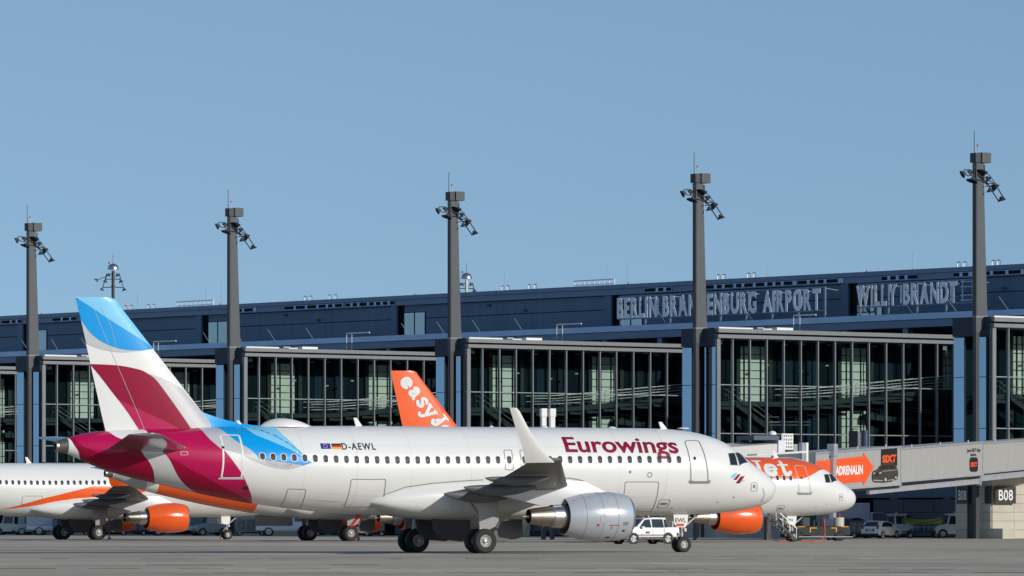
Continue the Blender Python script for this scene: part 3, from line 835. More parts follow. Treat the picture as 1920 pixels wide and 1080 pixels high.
fus_outline(PR, R_, 'nose_hatch', rnd([(1574,926.5),(1580.5,926.5),(1580,938),(1573.5,938)], 1.5), .03, M_line)
for x, y, w, h, m_ in ((1463,953.3,.34,.16,M_line),(1577,931.5,.11,.2,M_line),(1550,945,.1,.05,M_dark),(1529.5,951.3,.1,.03,M_dark),(1502.7,896,.15,.15,M_glassd)):
    c = PR.fus(x, y); patch('skin_port', [rrect(0,0,w,h,.02)], lambda u, v: fpt(c[0]+u, c[1]+v/2.0, .016), m_, R_, .3, .2)
blade(R_, PR.fus(1475,868)[0], .5, .42)
polys, wd = round_word('easyJet')
o0 = Vector((761, 728)); d = Vector((.615, .788)); up = Vector((.788, -.615)); kk = 22.5
pts0 = Vector((745.5, 716))
for i, pl in enumerate(polys):
    q = []
    for p in pl:
        w2 = pts0 + d*(p[0]*kk*1.02) + up*(p[1]*kk); q.append(PR.plane_y(w2.x, w2.y))
    patch('airline_lettering', [q], lambda u, v: Vector((-u, -(fin_y(max(u, fin_lim(v)+.01), v)+.022+.002*i), v)), M_white, R_, .3, .3)

L_ = orange_plane(PL, 'parked_airliner', 'orange and white airliner parked at the far left with an orange engine', '')
fus_poly(PL, L_, 'fuselage_band', [(0,955,1),(63,939.5),(110,927.7),(157.5,916),(189,908),(211,902.5),(219,893),(223,880),(226,862,1),(480,862,1),(497,889,1),(440,902),(386,911),(330,916),(288,919),(268,923),(252,928),(200,931),(165,933),(134,935.6),(110,941),(63,948)], M_orange, .006)
s0 = PL.fus(208, 904.7); s1 = PL.fus(0.5, 904)
for i in range(26):
    f = i/18.0; cabin_window(L_, s0[0]+(s1[0]-s0[0])*f, s0[1]+(s1[1]-s0[1])*f, True)
for i in range(1, 12): cabin_window(L_, s0[0]-(s1[0]-s0[0])/18*i, s0[1], True)
fus_outline(PL, L_, 'cargo_door', rnd([(43,930),(80,930),(77,945),(40,945)], 1), .03, M_line)
blade(L_, PL.fus(66,872)[0], .5, .42)

# faint skin joints round the barrel, belly stains and the fairing seal of the front airliner
M_joint = mat('faint_skin_joint', (.62,.615,.60), .4)
for s in (6.9, 9.4, 14.6, 17.3, 20.4, 23.2, 25.9):
    patch('skin_joint', ribbon([(s, -2.6+.2*i) for i in range(27)], .018), lambda u, v: fpt(u, v/2.0, .004), M_joint, E_, .5, .1)
for ph in (-.62, .58):
    patch('skin_joint', ribbon([(6.9+1.0*i, ph*2) for i in range(19)], .016), lambda u, v: fpt(u, v/2.0, .0045), M_joint, E_, .5, .1)
rs = random.Random(11)
M_stain = mat('belly_grime', (.55,.53,.49), .5, var=.15)
for i in range(16):
    s = rs.uniform(6, 24); ph = rs.uniform(-1.25, -.85)*2; L = rs.uniform(.5, 1.8); w = rs.uniform(.015, .04)
    patch('grime_streak', [[(s, ph), (s+L, ph-.02), (s+L, ph+.005), (s, ph+w)]], lambda u, v: fpt(u, v/2.0, .0035), M_stain, E_, .5, .1)

# third orange airliner, a shorter type, almost hidden behind the front one
PM = Place(2.2, 426.0)
M_ = orange_plane(PM, 'parked_airliner', 'orange tailed airliner mostly hidden behind the front airliner, only tail underside and wheels showing', '')
fus_poly(PM, M_, 'fuselage_band', [(240,862,1),(430,862,1),(430,965,1),(240,965,1)], M_orange, .006, 8)
M_grime = mat('grey_tail_cone_paint', (.36,.36,.36), .4)
MB().rings([[fpt(s_, 2*math.pi*i/40, .010) for i in range(40)] for s_ in (34.6, 35, 35.5, 36, 36.5, 37.0)]).build('tail_cone', M_grime, M_, 50)
for o in list(M_.children_recursive):
    if o.parent is not M_ or o.type != 'MESH' or o.location.length > 1e-6: continue
    if min(v.co.x for v in o.data.vertices) > -20: continue
    if o.data.users > 1: o.data = o.data.copy()
    for v in o.data.vertices:
        x = v.co.x
        v.co.x = x if x > -20 else (-20+(x+20)*.7 if x > -27 else x+2.1)
# ------------------------------------------------------------------ apron
def apron_mat():
    m = mat('apron_concrete', (0.495, 0.425, 0.325), 0.85, var=0.05, scale=0.5)
    n = m.node_tree; p = n.nodes['Principled BSDF']
    src = p.inputs['Base Color'].links[0].from_socket
    geo = n.nodes.new('ShaderNodeNewGeometry')
    def streak(scale, sx, sy, lo, hi):
        mp = n.nodes.new('ShaderNodeMapping'); mp.inputs['Scale'].default_value = (sx, sy, 1)
        n.links.new(geo.outputs['Position'], mp.inputs[0])
        z = n.nodes.new('ShaderNodeTexNoise'); z.inputs['Scale'].default_value = scale; z.inputs['Detail'].default_value = 6
        n.links.new(mp.outputs[0], z.inputs['Vector'])
        r = n.nodes.new('ShaderNodeMapRange'); r.inputs['From Min'].default_value, r.inputs['From Max'].default_value = .3, .7
        r.inputs['To Min'].default_value, r.inputs['To Max'].default_value = lo, hi
        n.links.new(z.outputs[0], r.inputs['Value']); return r.outputs[0]
    a = streak(1.0, .03, .06, .74, 1.20); b = streak(1.0, .10, .22, .80, 1.18); c = streak(2.0, .5, .5, .88, 1.10)
    m1 = n.nodes.new('ShaderNodeMath'); m1.operation = 'MULTIPLY'; n.links.new(a, m1.inputs[0]); n.links.new(b, m1.inputs[1])
    m2 = n.nodes.new('ShaderNodeMath'); m2.operation = 'MULTIPLY'; n.links.new(m1.outputs[0], m2.inputs[0]); n.links.new(c, m2.inputs[1])
    oi = n.nodes.new('ShaderNodeObjectInfo')
    r3 = n.nodes.new('ShaderNodeMapRange'); r3.inputs['To Min'].default_value, r3.inputs['To Max'].default_value = .90, 1.06
    n.links.new(oi.outputs['Random'], r3.inputs['Value'])
    m3 = n.nodes.new('ShaderNodeMath'); m3.operation = 'MULTIPLY'; n.links.new(m2.outputs[0], m3.inputs[0]); n.links.new(r3.outputs[0], m3.inputs[1])
    v = n.nodes.new('ShaderNodeVectorMath'); v.operation = 'SCALE'
    n.links.new(src, v.inputs[0]); n.links.new(m3.outputs[0], v.inputs['Scale']); n.links.new(v.outputs[0], p.inputs['Base Color'])
    return m
M_apron = apron_mat()
APR = tag(MB().add([(-1500,-60,-.03),(1500,-60,-.03),(1500,4000,-.03),(-1500,4000,-.03)], [(0,1,2,3)]).build('ground', mat('joint_filler', (.045,.043,.04), .9), None), kind='structure')
# far concrete as one sheet, near concrete as separate slabs with open joints
FAR0 = 205.0
MB().add([(-1500,FAR0+.03,0),(1500,FAR0+.03,0),(1500,4000,0),(-1500,4000,0)], [(0,1,2,3)]).build('far_concrete', M_apron, APR)
slab = MB().box(-3.735,3.735,-3.735,3.735,-.03,0).mesh('concrete_slab', M_apron)
ny = 14
for j in range(ny):
    Y = FAR0 - 3.75 - 7.5*j
    k = 4
    for i in range(-k, k+1): link('concrete_slab', slab, APR, (i*7.5+1.2, Y, 0))
YN, XL, XR = FAR0-7.5*ny, 1.2-4.5*7.5, 1.2+4.5*7.5
for q in ([(-1500,-60),(1500,-60),(1500,YN),(-1500,YN)], [(-1500,YN+.03),(XL-.03,YN+.03),(XL-.03,FAR0),(-1500,FAR0)], [(XR+.03,YN+.03),(1500,YN+.03),(1500,FAR0),(XR+.03,FAR0)]):
    MB().add([(x, y, 0) for x, y in q], [(0,1,2,3)]).build('near_concrete', M_apron, APR)
# joints of the far concrete that still show, as shallow dark strips with crumbled edges
rj = random.Random(3)
b = MB()
for Y in (212.7, 220.4, 236, 251.5):
    x = -30
    while x < 34:
        L = rj.uniform(2, 9); w = rj.uniform(.02, .06)
        if rj.random() < .6: b.box(x, x+L, Y-w, Y+w, -.02, .003)
        x += L+rj.uniform(.5, 5)
for Y, h, x0, x1 in ((180.6,.035,-17,6),(178.6,.03,4,16),(168.5,.025,-9,17),(196,.03,-16,-4),(226,.03,-19,20)):  # dark ridges stand in for the shadow lines of slab lips
    x = x0
    while x < x1:
        L = rj.uniform(.4, 3.2); b.box(x, x+L, Y, Y+.25, 0, h*rj.uniform(.2, .75)); x += L+rj.uniform(.2, 3.5)
tag(b.build('joint_and_lip_shade', mat('joint_filler_and_lip_shade', (.13,.12,.105), .9), APR), kind='stuff')
rt = random.Random(21); b = MB()
for i in range(16):
    Y = rt.uniform(150, 262); x = rt.uniform(-30, 20); L = rt.uniform(8, 30); w = rt.uniform(.10, .28); sk = rt.uniform(-.05, .10)
    for d in (0, rt.choice((.93, 1.7, 7.6))):
        b.add([(x,Y+d,.0025),(x+L,Y+d+L*sk,.0025),(x+L,Y+d+L*sk+w,.0025),(x,Y+d+w,.0025)], [(0,1,2,3)])
tag(b.build('tyre_mark', mat('rubber_on_concrete', (.20,.185,.16), .85, var=.25, scale=.7), APR), kind='stuff')
# paint lines
M_yel = mat('worn_yellow_line', (.45,.30,.06), .8, var=.3, scale=2); M_wht = mat('worn_white_line', (.55,.54,.5), .8, var=.3, scale=2); M_redl = mat('worn_red_line', (.36,.13,.09), .85, var=.2)
def line_strip(name, p0, p1, w, m, z=.005):
    a, b2 = Vector((*p0, 0)), Vector((*p1, 0)); d = (b2-a).normalized(); s = Vector((-d.y, d.x, 0))*w/2
    q = [a-s, b2-s, b2+s, a+s]
    return link(name, MB().add([(v.x, v.y, z) for v in q], [(0,1,2,3)]).mesh(name, m), APR)
line_strip('yellow_line', (-30, 299), (-19.5, 309), .6, M_yel)
line_strip('red_line', (12, 440), (60, 440), 3.2, M_redl)
line_strip('white_line', (8, 380), (52, 420), .35, M_wht)
for k in range(7): line_strip('white_dash', (30+k*1.6, 404+k*2.6), (30.9+k*1.6, 405.5+k*2.6), .5, M_wht, .007)
for k in range(12):
    x = rj.uniform(-22, 30); Y = rj.uniform(240, 360)
    line_strip('chalk_mark', (x, Y), (x+rj.uniform(1, 5), Y+rj.uniform(-1, 1)), .35, mat('pale_scuff', (.5,.48,.45), .9, var=.2), .004)

# ------------------------------------------------------------------ pier frame: a along the pier, b into it
TH = math.atan2(-.7807, .6249); U = (math.cos(TH), math.sin(TH)); N_ = (-U[1], U[0])
M4 = (39.0, 467.0); SP = 35.37
def PW(a, b, z=0): return Vector((M4[0]+U[0]*a+N_[0]*b, M4[1]+U[1]*a+N_[1]*b, z))
def pa(px, b):
    k = (px-960)/F; x0, y0 = M4[0]+N_[0]*b, M4[1]+N_[1]*b
    return (k*y0-x0)/(U[0]-k*U[1])
def pz(px, py, b):
    p = PW(pa(px, b), b); return CH+(HZ-py)*p.y/F
def pb(px, a):
    k = (px-960)/F; x0, y0 = M4[0]+U[0]*a, M4[1]+U[1]*a
    return (k*y0-x0)/(N_[0]-k*N_[1])
def bz(px, py, a):
    p = PW(a, pb(px, a)); return CH+(HZ-py)*p.y/F

M_cladb = mat('blue_grey_metal_cladding', (.080,.140,.210), .5, .1, var=.12, scale=.8, stretch=(3,3,.15), rand=.05)
M_ledge = mat('silver_roof_metal', (.32,.43,.60), .33, .55, var=.08, scale=.5)
M_ledge2 = mat('slate_fascia_metal', (.13,.19,.28), .4, .3, var=.08)
M_gfas = mat('warm_grey_fascia', (.20,.213,.222), .5, .1, var=.06, scale=1.2)
M_mull = mat('aluminium_mullion', (.27,.285,.295), .5, .1)
M_wallint = mat('dark_teal_interior', (.003,.012,.018), .6, spec=.06, var=.2)
M_wallint2 = mat('dark_blue_interior', (.012,.030,.046), .5, spec=.06, var=.2)
M_slabint = mat('green_grey_gallery_edge', (.034,.050,.050), .6, spec=.06, var=.15)
M_pale = mat('pale_green_panel', (.62,.66,.57), .55, var=.08, scale=1.0)
M_steel = mat('dark_steel', (.035,.037,.042), .5, .3)
M_mast = mat('grey_mast_paint', (.076,.086,.092), .55, .0, var=.07, scale=1.0)
M_mastd = mat('dark_mast_paint_and_shade', (.05,.05,.055), .5, .1)
M_rail = mat('steel_handrail', (.55,.56,.55), .35, .7)
M_wb = mat('white_sheet_metal', (.80,.79,.76), .4, var=.04)
M_stone = mat('beige_stone_panel', (.52,.49,.41), .8, var=.08, scale=1.0, rand=.05)
M_glz = glass('tinted_facade_glass', (.84,.90,.89), .004, .24)
M_glb = glass('blue_tower_glass', (.05,.07,.09), .42, .5, (.62,.80,1.0))
M_glw = glass('sky_window_glass', (.04,.05,.06), .34, .4, (.85,.95,.97))
M_black2 = mat('black_recess', (.010,.012,.016), .6, spec=.06)

# ------------------------------------------------------------------ gatehouses (one per light mast)
ZR, ZT1, ZT2, ZB = 17.62, 13.5, 9.2, 7.5       # glass head, two transoms, glass foot
def zz(px, py): return bz(px, py, -SP+1.2)
WA = 1.2; L0, L1 = 0.5, 30.6
def gatehouse():
    t = thing('gatehouse', '', 'gatehouse', (0,0,0), TH, 'glazed gatehouses along the pier')
    # mullion spacing measured on the bay right of the fourth mast
    bs = [L0] + [pb(x, -SP+WA) for x in (1372,1404.5,1436,1468,1500,1532,1564,1596,1627.5,1660,1692,1724,1755.5,1787)] + [L1]
    rows = ((ZB, ZT2), (ZT2, ZT1), (ZT1, ZR))
    for i in range(15):
        for z0, z1 in rows:
            MB().box(WA-.02, WA+.02, bs[i]+.05, bs[i+1]-.05, z0+.06, z1-.06).build('glass_pane', M_glz, t)
        if i: MB().box(WA-.12, WA+.20, bs[i]-.04, bs[i]+.04, ZB, ZR).build('mullion', M_mull, t)
    for z in (ZT1, ZT2): MB().box(WA-.05, WA+.07, L0+.3, L1, z-.04, z+.04).build('transom', M_mull, t)
    MB().box(WA-.35, WA+.14, L0-.04, L0+.36, ZB, ZR).build('corner_post', M_gfas, t)
    MB().box(-3.3, WA+.42, L0-.1, L1+3, 18.10, 18.45).build('roof_fascia', M_gfas, t)
    MB().box(-3.3, WA+.34, L0-.06, L1+3, 17.62, 17.93).build('roof_fascia', M_gfas, t)
    MB().box(-3.25, WA+.1, L0, L1+3, 17.93, 18.10).build('roof_gap', M_black2, t)
    MB().box(-3.1, WA, L0+.3, L1, 5.2, ZB).build('spandrel', M_steel, t)
    # interior
    MB().box(-3.1, -3.0, L0+.4, L1, ZB, 17.6).build('back_wall', M_wallint, t)
    MB().box(-3.0, WA-.2, L0+.4, L1, ZB-.02, ZB+.02).build('floor', M_wallint, t)
    AB = -SP-2.9
    fb = lambda px: pb(px, AB)
    fz = lambda px, py: bz(px, py, AB)
    for x0, cols, (yt, yb) in ((1384, ((0,9),(12.5,19.5),(22.5,40),(43,49)), (649, 752)), (1576, ((0,9),(12,16.5),(19.5,36),(39,47)), (652, 748)), (1576, ((0,9),(12,16.5),(19.5,36),(39,47)), (770, 850)), (1766, ((0,7),(10,18),(22.5,36)), (656, 728))):
        for c0, c1 in cols:
            b0, b1 = fb(x0+c0), fb(x0+c1); z1, z0 = fz(x0, yt), fz(x0, yb)
            p = MB().box(-2.95, -2.88, b0, b1, z0, z1).build('pale_panel', M_pale, t)
            zc = z1-.72; gb = MB()
            k = 0
            while zc > z0+.1: MB().box(-2.9, -2.84, b0-.02, b1+.02, zc-.035, zc+.035).build('glazing_bar', M_steel, p); zc -= .72; k += 1
    for x in (1380, 1440, 1512, 1570, 1630, 1690, 1700, 1760):
        MB().box(-2.98, -2.80, fb(x), fb(x)+.45, ZB, 17.6).build('column', M_wallint2 if x in (1512,1690,1700) else M_slabint, t)
    for x0, x1, yt, yb in ((1519,1530,642,840),(1664,1674,642,760),(1472,1486,660,752),(1738,1750,660,730)):
        MB().box(-2.97, -2.9, fb(x0), fb(x1), fz(x0,yb), fz(x0,yt)).build('wall_panel', M_wallint2, t)
    # gallery, ramp and the panels hung below their edges
    AR = -.6
    rb = lambda px: pb(px, -SP+AR); rz = lambda px, py: bz(px, py, -SP+AR)
    g = [(1345,752,761),(1440,753.5,762),(1510,753,762),(1560,749.5,758.5),(1620,743.5,753),(1700,736,746),(1800,727,737)]
    vs = []; b = MB()
    R = []
    for px, y0, y1 in g:
        q, z1, z0 = rb(px), rz(px, y0), rz(px, y1)
        R.append([(AR-1.3, q, z0), (AR, q, z0), (AR, q, z1), (AR-1.3, q, z1)])
    b.rings(R, True, True).build('gallery', M_slabint, t)
    def along(px, dy):
        for (x0, a0, _), (x1, a1, _) in zip(g[:-1], g[1:]):
            if x0 <= px <= x1: return a0+(a1-a0)*(px-x0)/(x1-x0)+dy
        return g[-1][1]+dy
    for x in range(1346, 1790, 32):
        if 1400 < x < 1466: continue
        q0, q1 = rb(x), rb(x+26); y = along(min(x+4, 1800), 10.5)
        z1 = rz(x, y); z0 = z1-.24
        MB().add([(AR+.03,q0,z0),(AR+.03,q1,z0+.0),(AR+.03,q1,z1),(AR+.03,q0,z1),(AR-.1,q0,z0),(AR-.1,q1,z0),(AR-.1,q1,z1),(AR-.1,q0,z1)],
                 [(0,1,2,3),(7,6,5,4),(3,2,6,7),(0,4,5,1),(0,3,7,4),(1,5,6,2)]).build('edge_panel', M_slabint, t)
    for aa in (AR+.05, AR-1.25):
        for dy in (-24, -18.5, -13, -7.5):
            if aa < -1 and dy in (-7.5, -18.5): continue
            pts = [(aa, rb(x), rz(x, along(x, dy))) for x in (1470,1510,1560,1620,1700,1800)]
            MB().path(pts, .024, 5).build('handrail', M_wb, t)
    for x in range(1476, 1800, 16):
        MB().tube((AR+.05, rb(x), rz(x, along(x, 0))), (AR+.05, rb(x), rz(x, along(x, -24))), .022, n=5).build('rail_post', M_steel, t)
    MB().path([(AR, rb(x), rz(x, y)) for x, y in ((1470,731.5),(1500,735),(1560,746))], .028, 5).build('handrail', M_rail, t)
    MB().path([(AR, rb(x), rz(x, y)) for x, y in ((1470,737.5),(1500,741),(1540,748))], .028, 5).build('handrail', M_rail, t)
    # lower ramp
    R = []
    for px, y0, y1 in ((1630,776,786),(1720,787,797),(1800,797,807)):
        q, z1, z0 = pb(px, -SP-1.6), bz(px, y0, -SP-1.6), bz(px, y1, -SP-1.6); R.append([(-2.6,q,z0),(-1.6,q,z0),(-1.6,q,z1),(-2.6,q,z1)])
    MB().rings(R, True, True).build('lower_ramp', M_slabint, t)
    for y0, y1 in ((762,772),(767,777)):
        MB().path([(-1.6, pb(x, -SP-1.6), bz(x, y, -SP-1.6)) for x, y in ((1696,y0),(1750,y1))], .028, 5).build('handrail', M_rail, t)
    # stair on the near end
    AS = -.2
    sb = lambda px: pb(px, -SP+AS); sz = lambda px, py: bz(px, py, -SP+AS)
    st = thing_part = MB()
    R = []
    for x, y in ((1376,753),(1448,806)):
        R.append([(AS-1.1, sb(x), sz(x, y+6)), (AS, sb(x), sz(x, y+6)), (AS, sb(x), sz(x, y)), (AS-1.1, sb(x), sz(x, y))])
    st.rings(R, True, True); stair = st.build('stair', M_slabint, t)
    for k in range(14):
        f = (k+.5)/14; x = 1376+72*f; y = 753+53*f
        MB().box(AS-1.08, AS-.02, sb(x)-.16, sb(x)+.16, sz(x,y)+.0, sz(x,y)+.10).build('step', M_slabint, stair)
    for dy in (-24, -14):
        for aa in (AS, AS-1.1):
            MB().path([(aa, sb(x), sz(x, y+dy)) for x, y in ((1372,752),(1376,753),(1448,806),(1460,806))], .03, 5).build('handrail', M_rail, t)
    for y in (791, 797):
        MB().path([(AS, sb(x), sz(x, y)) for x in (1440,1519)], .03, 5).build('handrail', M_rail, t)
    for x in (1360, 1366): MB().tube((AS, sb(x), sz(x,752)), (AS, sb(x), sz(x,728)), .03, n=5).build('rail_post', M_steel, t)
    MB().box(-1.6, -1.2, sb(1350), sb(1369), sz(1350,645), sz(1350,638)).build('air_duct', M_wb, t)
    MB().box(-1.8, -1.0, sb(1349), sb(1369), sz(1350,656), sz(1350,648)).build('duct_housing', M_slabint, t)
    for x, y in ((1478,645),(1510,644),(1559,645),(1646,648),(1710,648),(1443,683),(1555,684),(1506,694)):
        MB().box(-1.0, -.7, sb(x), sb(x)+.35, sz(x,y)-.12, sz(x,y)).build('ceiling_lamp', M_rail, t)
    # end tower facing the apron
    for a0, a1 in ((-3.4, -2.05), (-.35, 1.2)):
        for z0, z1 in ((ZB-2.2, ZT2), (ZT2, ZT1), (ZT1, 16.85)):
            MB().box(a0+.03, a1-.05, L0-.06, L0-.02, z0+.03, z1-.03).build('tower_pane', M_glb, t)
        MB().box(a0, a1, L0, L0+.08, ZB-2.2, 16.9).build('tower_backing', M_steel, t)
    MB().box(-2.05, -.35, L0+.9, L0+1.0, 0, 17).build('tower_recess', M_black2, t)
    MB().box(-.9, -.8, L0+.55, L0+.65, ZB, 15.9).build('recess_pipe', M_rail, t)
    MB().box(-3.4, 1.2, L0-.18, L0+.30, 16.92, 18.5).build('tower_header', mat('header_shade_slate', (.035,.05,.075), .5, spec=.2), t)  # dark slate colour stands in for shade on the fascia front
    # white boxes on the roof
    for x0, x1, y0, y1, w in ((1348,1412,613,616.3,.6),(1431,1448,613.4,616,.8),(1457,1487,611.6,617,1.2)):
        q0, q1 = pb(x0, -SP+.9), pb(x1, -SP+.9)
        MB().box(.9-w, .9, q0, q1, 18.45, 18.45+(y1-y0)*.047).build('roof_box', M_wb, t)
    MB().beam((.7, pb(1420,-SP+.7), 18.62), (.7, pb(1432,-SP+.7), 18.62), .12).build('roof_pipe', M_rail, t)
    # stone clad base
    b0, b1 = L0, 8.0
    h = 5.15; n = 7
    for k in range(n):
        z0, z1 = k*h/n+.012, (k+1)*h/n-.012
        for a0, a1 in ((-3.1, -1.75), (-.35, 1.15)): MB().box(a0, a1, b0-.10, b0, z0, z1).build('stone_panel', M_stone, t)
        for q in range(3):
            c0 = b0+(b1-b0)*q/3; c1 = b0+(b1-b0)*(q+1)/3
            MB().box(WA-.04, WA+.06, c0+.012, c1-.012, z0, z1).build('stone_panel', M_stone, t)
    MB().box(-3.1, WA-.04, b0, b1, 0, h).build('base_core', M_steel, t)
    MB().box(1.15, 2.6, b0-.1, b0+1.2, 0, .85).build('plinth', M_stone, t)
    return t

_side = ['gatehouse with glass wall and stair just right of the fourth mast', ]
GL = {4: 'glazed gatehouse behind the B08 signs at the right edge', 3: 'glazed gatehouse above the orange airliner nose, between the two rightmost masts',
      2: 'glazed gatehouse behind the winglet and airline name, right of the middle mast', 1: 'glazed gatehouse left of the orange tail fin, behind the satellite dome',
      0: 'glazed gatehouse partly hidden behind the maroon and blue tail fin', -1: 'glazed gatehouse cut off by the left edge of the picture'}
proto = gatehouse()
for k in (3, 4, 2, 1, 0, -1):
    g_ = proto if k == 3 else dup(proto)
    p = PW(-SP*(4-k)-(0 if k == 3 else .25), 0); g_.location = p; g_['label'] = GL[k]
    if k == 4: g4 = g_
    if k in (3, 4):
        pass
# gate number signs on the last gatehouse, lettered boards hung on the base
M_sign = mat('dark_grey_sign_board', (.035,.036,.038), .5); M_signw = mat('white_sign_lettering', (.80,.80,.78), .45)
def gate_sign(lab, org, a_dir, w, h, nrm_off, txt_h, tx):
    """board in the frame of the pier: a_dir 'a' faces the apron, 'b' faces along the pier"""
    t = thing('gate_sign', lab, 'gate sign', PW(org[0], org[1], 0), TH, 'gate number signs B08')
    z = org[2]
    vs, fs = text_mesh('B08', .012, 0, 6, 1.05); x0 = min(v[0] for v in vs); x1 = max(v[0] for v in vs); k = tx/(x1-x0); kz = txt_h/max(v[1] for v in vs)
    if a_dir == 'a':
        MB().box(0, w, -.08, 0, z, z+h).build('sign_board', M_sign, t)
        for ch in range(1): patch('lettering', None, lambda u, v: Vector((u, -.086, v)), M_signw, t, 9, 9, fs, [((w-tx)/2+(v[0]-x0)*k, z+(h-txt_h)/2+v[1]*kz) for v in vs])
    else:
        MB().box(0, .08, 0, w, z, z+h).build('sign_board', M_sign, t)
        patch('lettering', None, lambda u, v: Vector((.086, u, v)), M_signw, t, 9, 9, fs, [(w*.16+(v[0]-x0)*k, z+(h-txt_h)/2+v[1]*kz) for v in vs])
    return t
gate_sign('dark B08 sign in shade on the narrow face left of the column', (-3.12, L0-.12, 2.92), 'a', 1.4, 1.45, 0, .80, .95)
gate_sign('sunlit B08 sign on the beige wall right of the column', (WA+.08, L0+.02, 2.92), 'b', 2.35, 1.45, 0, .86, 1.62)
MB_ = thing('blank_board', 'blank dark board on the shaded panel between the two B08 signs', 'sign board', PW(-.1, L0-.12, 0), TH)
MB().box(.35, 1.22, -.06, 0, 2.92, 4.37).build('sign_board', M_sign, MB_)

# ------------------------------------------------------------------ light masts
def mast():
    t = thing('light_mast', '', 'light mast', (0,0,0), TH, 'tall light masts in front of the pier')
    w = .19
    R = []
    for z, d in ((18.55, 1.30), (24, 1.10), (31.4, .86)): R.append([(-w,-.5,z),(w,-.5,z),(w,-.5+d,z),(-w,-.5+d,z)])
    MB().rings(R, True, True).build('mast_column', M_mast, t)
    MB().box(-w-.03, w+.03, -.52, -.36, 18.55, 31.3).build('mast_shade_edge', M_mastd, t)  # dark strip puts the shade of the apron-side mast face into colour
    MB().rings([[(-w-.02,-.50,17.2),(w+.02,-.50,17.2),(w+.02,-.12,17.2),(-w-.02,-.12,17.2)],[(-w-.02,-.50,18.5),(w+.02,-.50,18.5),(w+.02,.75,18.5),(-w-.02,.75,18.5)]], True, True).build('mast_bracket', M_mast, t)
    MB().box(-w-.06, w+.06, -.54, .84, 18.42, 18.58).build('bracket_flange', M_gfas, t)
    MB().box(-w, w, -.5, -.12, 0, 17.2).build('lower_column', M_mastd, t)
    MB().box(-.42, .42, .0, 1.02, 31.35, 32.2).build('head_box', M_mast, t, None, .02)
    MB().box(-.42, .3, -.62, -.04, 31.35, 32.15).build('shade_head_box', M_mastd, t, None, .02)  # dark box stands in for the shaded apron side of the head
    MB().tube((.1,-.62,29.6), (.1,-.62,34.0), .045, .03, 6).build('lightning_rod', M_mastd, t)
    MB().tube((.1,-.25,30.9), (.1,-.25,32.7), .04, n=6).build('lamp_pole', M_rail, t)
    MB().lathe([(0,.06),(.10,.075),(.18,.05),(.2,.01)], 'z', (.1,-.25,32.7), 10, True).build('obstruction_light', mat('red_lens', (.38,.05,.03), .3), t, 40)
    # lamp frames: a near one sticking out to the apron, a far one to the right
    def sq(p): return (p[0], p[1]*(.74 if p[1] > 0 else .86), 31.0-(31.0-p[2])*.70)
    def frame(pts, r=.045): return MB().path([sq(p) for p in pts], r, 6).build('lamp_bracket', M_mastd, t)
    frame([(.1,-.4,29.9),(.1,-1.6,29.9),(.1,-2.35,30.3),(.1,-1.9,30.6),(.1,-1.2,30.6),(.1,-.4,29.6)])
    frame([(.25,-1.5,29.5),(.25,.2,29.4),(.25,1.0,28.9)], .055)
    frame([(.3,-.4,30.2),(.3,.4,29.5),(.3,1.1,28.9),(.3,1.9,27.9),(.3,2.6,27.1)], .05)
    frame([(.9,.5,29.0),(.9,1.4,29.0),(.9,2.0,28.2),(.9,2.9,27.15),(.3,2.6,27.1)], .05)
    frame([(.3,.6,28.7),(.3,1.4,28.75),(.9,1.4,29.0)], .045)
    frame([(.3,-.3,29.9),(.3,1.5,29.6)], .035)
    frame([(-.3,-1.2,30.5),(-.3,-.5,30.2),(.5,.3,29.7),(.9,1.5,28.9)], .04)
    frame([(-.3,-.5,29.2),(-.3,.9,29.2),(.9,1.4,29.0),(.9,.5,30.0),(.2,-.2,30.6)], .035)
    frame([(-.1,.95,31.3),(-.1,1.0,30.2),(-.1,.7,29.4)], .07)
    for (x, y, z), (dx, dy, dz), r in (((.1,-2.2,30.05),(-.3,-.75,-.45),.36),((.2,-1.1,29.35),(0,-.35,-.9),.52),((.3,-.1,30.35),(.3,-.5,-.6),.42),((.5,1.7,28.6),(.2,.75,-.5),.42),((.6,.95,28.15),(0,.1,-1),.34),((.6,2.75,27.2),(.1,.3,-.9),.40),((.3,.5,30.3),(.4,.2,-.7),.3),((-.3,-.9,30.3),(-.5,-.5,-.6),.30),((.35,1.0,29.6),(.3,.6,-.6),.30),((.9,1.5,28.7),(.2,.4,-.8),.32),((-.3,.6,29.3),(-.2,.3,-.9),.30)):
        d = Vector((dx,dy,dz)).normalized(); c = Vector(sq((x,y,z)))
        f = MB().tube(c-d*.26, c-d*.10, .11, .17, 10).tube(c-d*.10, c+d*.09, .17, r, 14).build('floodlight', M_mastd, t, 40)
        MB().tube(c+d*.092, c+d*.105, r*.92, n=12).build('lens', M_glassd, f)
    return t
mp_ = mast()
ML = {0: 'leftmost light mast, standing left of the maroon tail fin', 1: 'light mast rising between the blue fin and the satellite dome', 2: 'light mast in the middle, just right of the orange tail fin',
      3: 'light mast that hides a letter of the long airport sign', 4: 'rightmost and tallest looking light mast, beside the WILLY BRANDT sign'}
for k in range(5):
    m_ = mp_ if k == 0 else dup(mp_)
    m_.location = PW(-SP*(4-k)-(.2,.2,.42,.62,.1)[k], 0); m_['label'] = ML[k]

